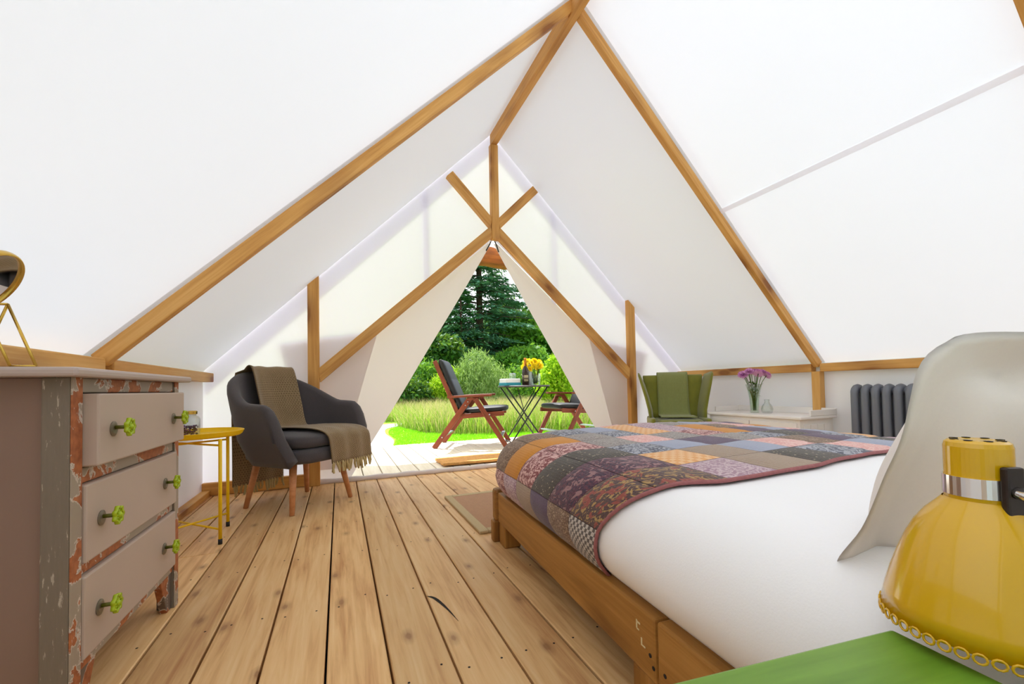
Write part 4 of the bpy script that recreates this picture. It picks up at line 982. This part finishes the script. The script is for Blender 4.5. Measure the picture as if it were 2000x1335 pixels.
bush('willow_shrub', (4.15, 13.1, GZ), [(0, 0, .9, .75, .7, .9), (-.4, .1, .8, .5, .5, .8), (.45, .1, 1.0, .55, .5, .85), (.05, 0, 1.55, .5, .45, .55), (.9, .2, .8, .5, .5, .75)], 9000, .075, .16, 'lf_willow', 'pale grey-green willow shrub rising behind the meadow in the middle', up=.9)
bush('bright_shrub', (3.28, 13.3, GZ), [(0, 0, .7, .5, .5, .7), (-.3, .1, .6, .4, .4, .6), (.2, 0, 1.0, .35, .35, .5)], 5000, .06, .3, 'lf_lime', 'yellow-green shrub left of the pale willow shrub', up=.8)
bush('dark_shrub', (1.8, 13.2, GZ), [(0, 0, .6, .8, .6, .6), (-.9, .1, .55, .7, .6, .6), (.6, .2, .5, .5, .5, .5)], 7000, .06, .5, 'lf_dark', 'dark green rounded shrub behind the curved garden path')
bush('mid_shrub', (2.3, 14.2, GZ), [(0, 0, .9, .9, .6, .9), (-1.0, .1, .8, .8, .6, .8), (.7, .2, 1.0, .6, .5, .8)], 7000, .07, .4, 'lf_mid', 'leafy mid-green shrub above the dark rounded shrub')
bush('young_tree', (5.05, 9.3, GZ), [(0, 0, 1.0, .42, .4, .42), (-.2, 0, .75, .32, .3, .3), (.22, 0, .75, .35, .3, .35), (.05, 0, 1.3, .3, .3, .3), (.05, 0, .5, .3, .3, .2)], 3800, .045, .6, 'lf_lime', 'bright lime green young tree right of the bistro table', 'tree', .6)
bush('hedge_shrub', (6.3, 13.8, GZ), [(0, 0, .8, 1.0, .7, .8), (1.3, .1, .9, .9, .7, .9), (2.6, 0, 1.0, 1, .7, 1)], 9000, .07, .4, 'lf_mid', 'broad green hedge behind the young tree on the right')
bush('left_thicket', (-1.2, 13.6, GZ), [(0, 0, .8, 1.1, .7, .8), (1.3, .1, .7, .8, .7, .7), (-1.6, 0, 1.0, 1, .7, 1)], 8000, .07, .4, 'lf_mid', 'green thicket at the far left end of the meadow')
def broad(loc, hgt, rad, mat, label, n=12000, size=.17):
    bl = []
    for k in range(11):
        a = k*2.4; r = rad*.62*math.sqrt(k/11); bl.append((r*math.cos(a), r*math.sin(a)*.7, hgt*(.50+.36*(1-r/rad))+random.uniform(-.1, .1)*hgt, rad*.42, rad*.4, hgt*.17))
    bl += [(0, 0, hgt*.35, rad*.7, rad*.6, hgt*.22), (rad*.5, 0, hgt*.2, rad*.5, rad*.4, hgt*.18), (-rad*.5, 0, hgt*.2, rad*.5, rad*.4, hgt*.18)]
    t = empty('broadleaf_tree', loc, label=label, cat='tree'); V = leaves(n, bl, size, .5); fastmesh('crown', V, [(0, 1, 2, 3)], n, 4, mat, parent=t, kind='stuff')
    MB().tube([(0, 0, -.1), (.1, 0, hgt*.3), (0, .1, hgt*.8)], [.2, .15, .05], 8).build('trunk', 'bark', t, smooth=True)
def conifer(loc, hgt, rad, mat, label, z0=.12, dens=1.0, seed=0):
    rs = np.random.default_rng(seed); t = empty('conifer', loc, label=label, cat='tree')
    MB().tube([(0, 0, -.1), (0, 0, hgt*.5), (0, 0, hgt)], [hgt*.019, hgt*.012, .02], 10).build('trunk', 'bark', t, smooth=True)
    C = []; Dv = []; br = MB(); lv = int(hgt/.42)
    for i in range(lv):
        f = i/lv; z = hgt*(z0+(1-z0)*f); R = rad*(1-f)**.75*rs.uniform(.75, 1.1)+.15; nb_ = rs.integers(4, 7)
        for k in range(nb_):
            a = rs.uniform(0, 2*PI); L = R*rs.uniform(.65, 1.1); d = np.array([math.cos(a), math.sin(a), 0]); rise = rs.uniform(.0, .22)
            tip = (d[0]*L, d[1]*L, z+L*(rise-.18)); br.tube([(0, 0, z), (d[0]*L*.5, d[1]*L*.5, z+L*rise*.6), tip], [.035, .022, .008], 5)
            m_ = int(46*L*dens); q = rs.uniform(.12, 1, m_)**.8; sdv = np.array([-d[1], d[0], 0]); lat = rs.normal(size=m_)*.20*L*(1.1-q*.55)
            c = d[None]*(q*L)[:, None]+sdv[None]*lat[:, None]; c[:, 2] = z+L*(rise*1.2*q*(1-.5*q)-.18*q*q)+rs.normal(size=m_)*.05-np.abs(lat)*.15
            dv = d[None]*.8+sdv[None]*(np.sign(lat)*rs.uniform(.2, 1.1, m_))[:, None]+np.c_[np.zeros(m_), np.zeros(m_), rs.uniform(-.55, .1, m_)]; C.append(c); Dv.append(dv)
    C = np.concatenate(C); Dv = np.concatenate(Dv); Dv /= np.linalg.norm(Dv, axis=1)[:, None]; n = len(C); s = rs.uniform(.10, .22, n)[:, None]
    sd_ = np.cross(Dv, np.array([0, 0, 1.])+rs.normal(scale=.4, size=(n, 3))); sd_ /= np.linalg.norm(sd_, axis=1)[:, None]
    V = np.empty((n, 4, 3)); V[:, 0] = C-Dv*s; V[:, 1] = C+sd_*s*.26; V[:, 2] = C+Dv*s; V[:, 3] = C-sd_*s*.26
    br.build('branches', 'bark', t, smooth=True); fastmesh('needles', V.reshape(-1, 3), [(0, 1, 2, 3)], n, 4, mat, parent=t, kind='stuff')
conifer((7.95, 24, GZ), 14.5, 4.3, 'lf_con2', 'tall dark conifer with bare trunk in the middle of the doorway view', .2, 1.5, 1)
conifer((4.6, 25.5, GZ), 11.0, 3.6, 'lf_con', 'dense dark green conifer left of the tall conifer', .05, 1.5, 2)
conifer((6.2, 22.0, GZ), 7.0, 2.4, 'lf_con', 'shorter dark conifer just left of the tall trunk', .08, 1.5, 7)
conifer((10.3, 25, GZ), 7.2, 3.0, 'lf_con2', 'spreading blue-green conifer right of the tall conifer', .05, 1.4, 3)
conifer((1.2, 25, GZ), 9.5, 3.2, 'lf_con', 'dark conifer at the left of the treeline', .05, 1.0, 4)
broad((11.8, 23.5, GZ), 5.6, 2.6, 'lf_mid', 'rounded bright green broadleaf tree right of the conifers')
broad((4.1, 19.0, GZ), 3.4, 1.7, 'lf_dark', 'dark broadleaf tree low behind the mid-green shrub', 9000, .13)
broad((8.6, 19.5, GZ), 3.0, 1.8, 'lf_mid', 'low leafy tree behind the pale willow shrub', 9000, .13)
broad((15.5, 25, GZ), 7.5, 3.2, 'lf_mid', 'large broadleaf tree at the right end of the treeline')
broad((-1.5, 24, GZ), 7.5, 3.2, 'lf_mid', 'large broadleaf tree at the left end of the treeline')
broad((12.5, 31, GZ), 7.0, 4.0, 'lf_dark', 'distant dark tree behind the rounded broadleaf', 9000, .25)
broad((4, 32, GZ), 9.0, 4.5, 'lf_dark', 'distant dark tree behind the dense conifer', 9000, .25)
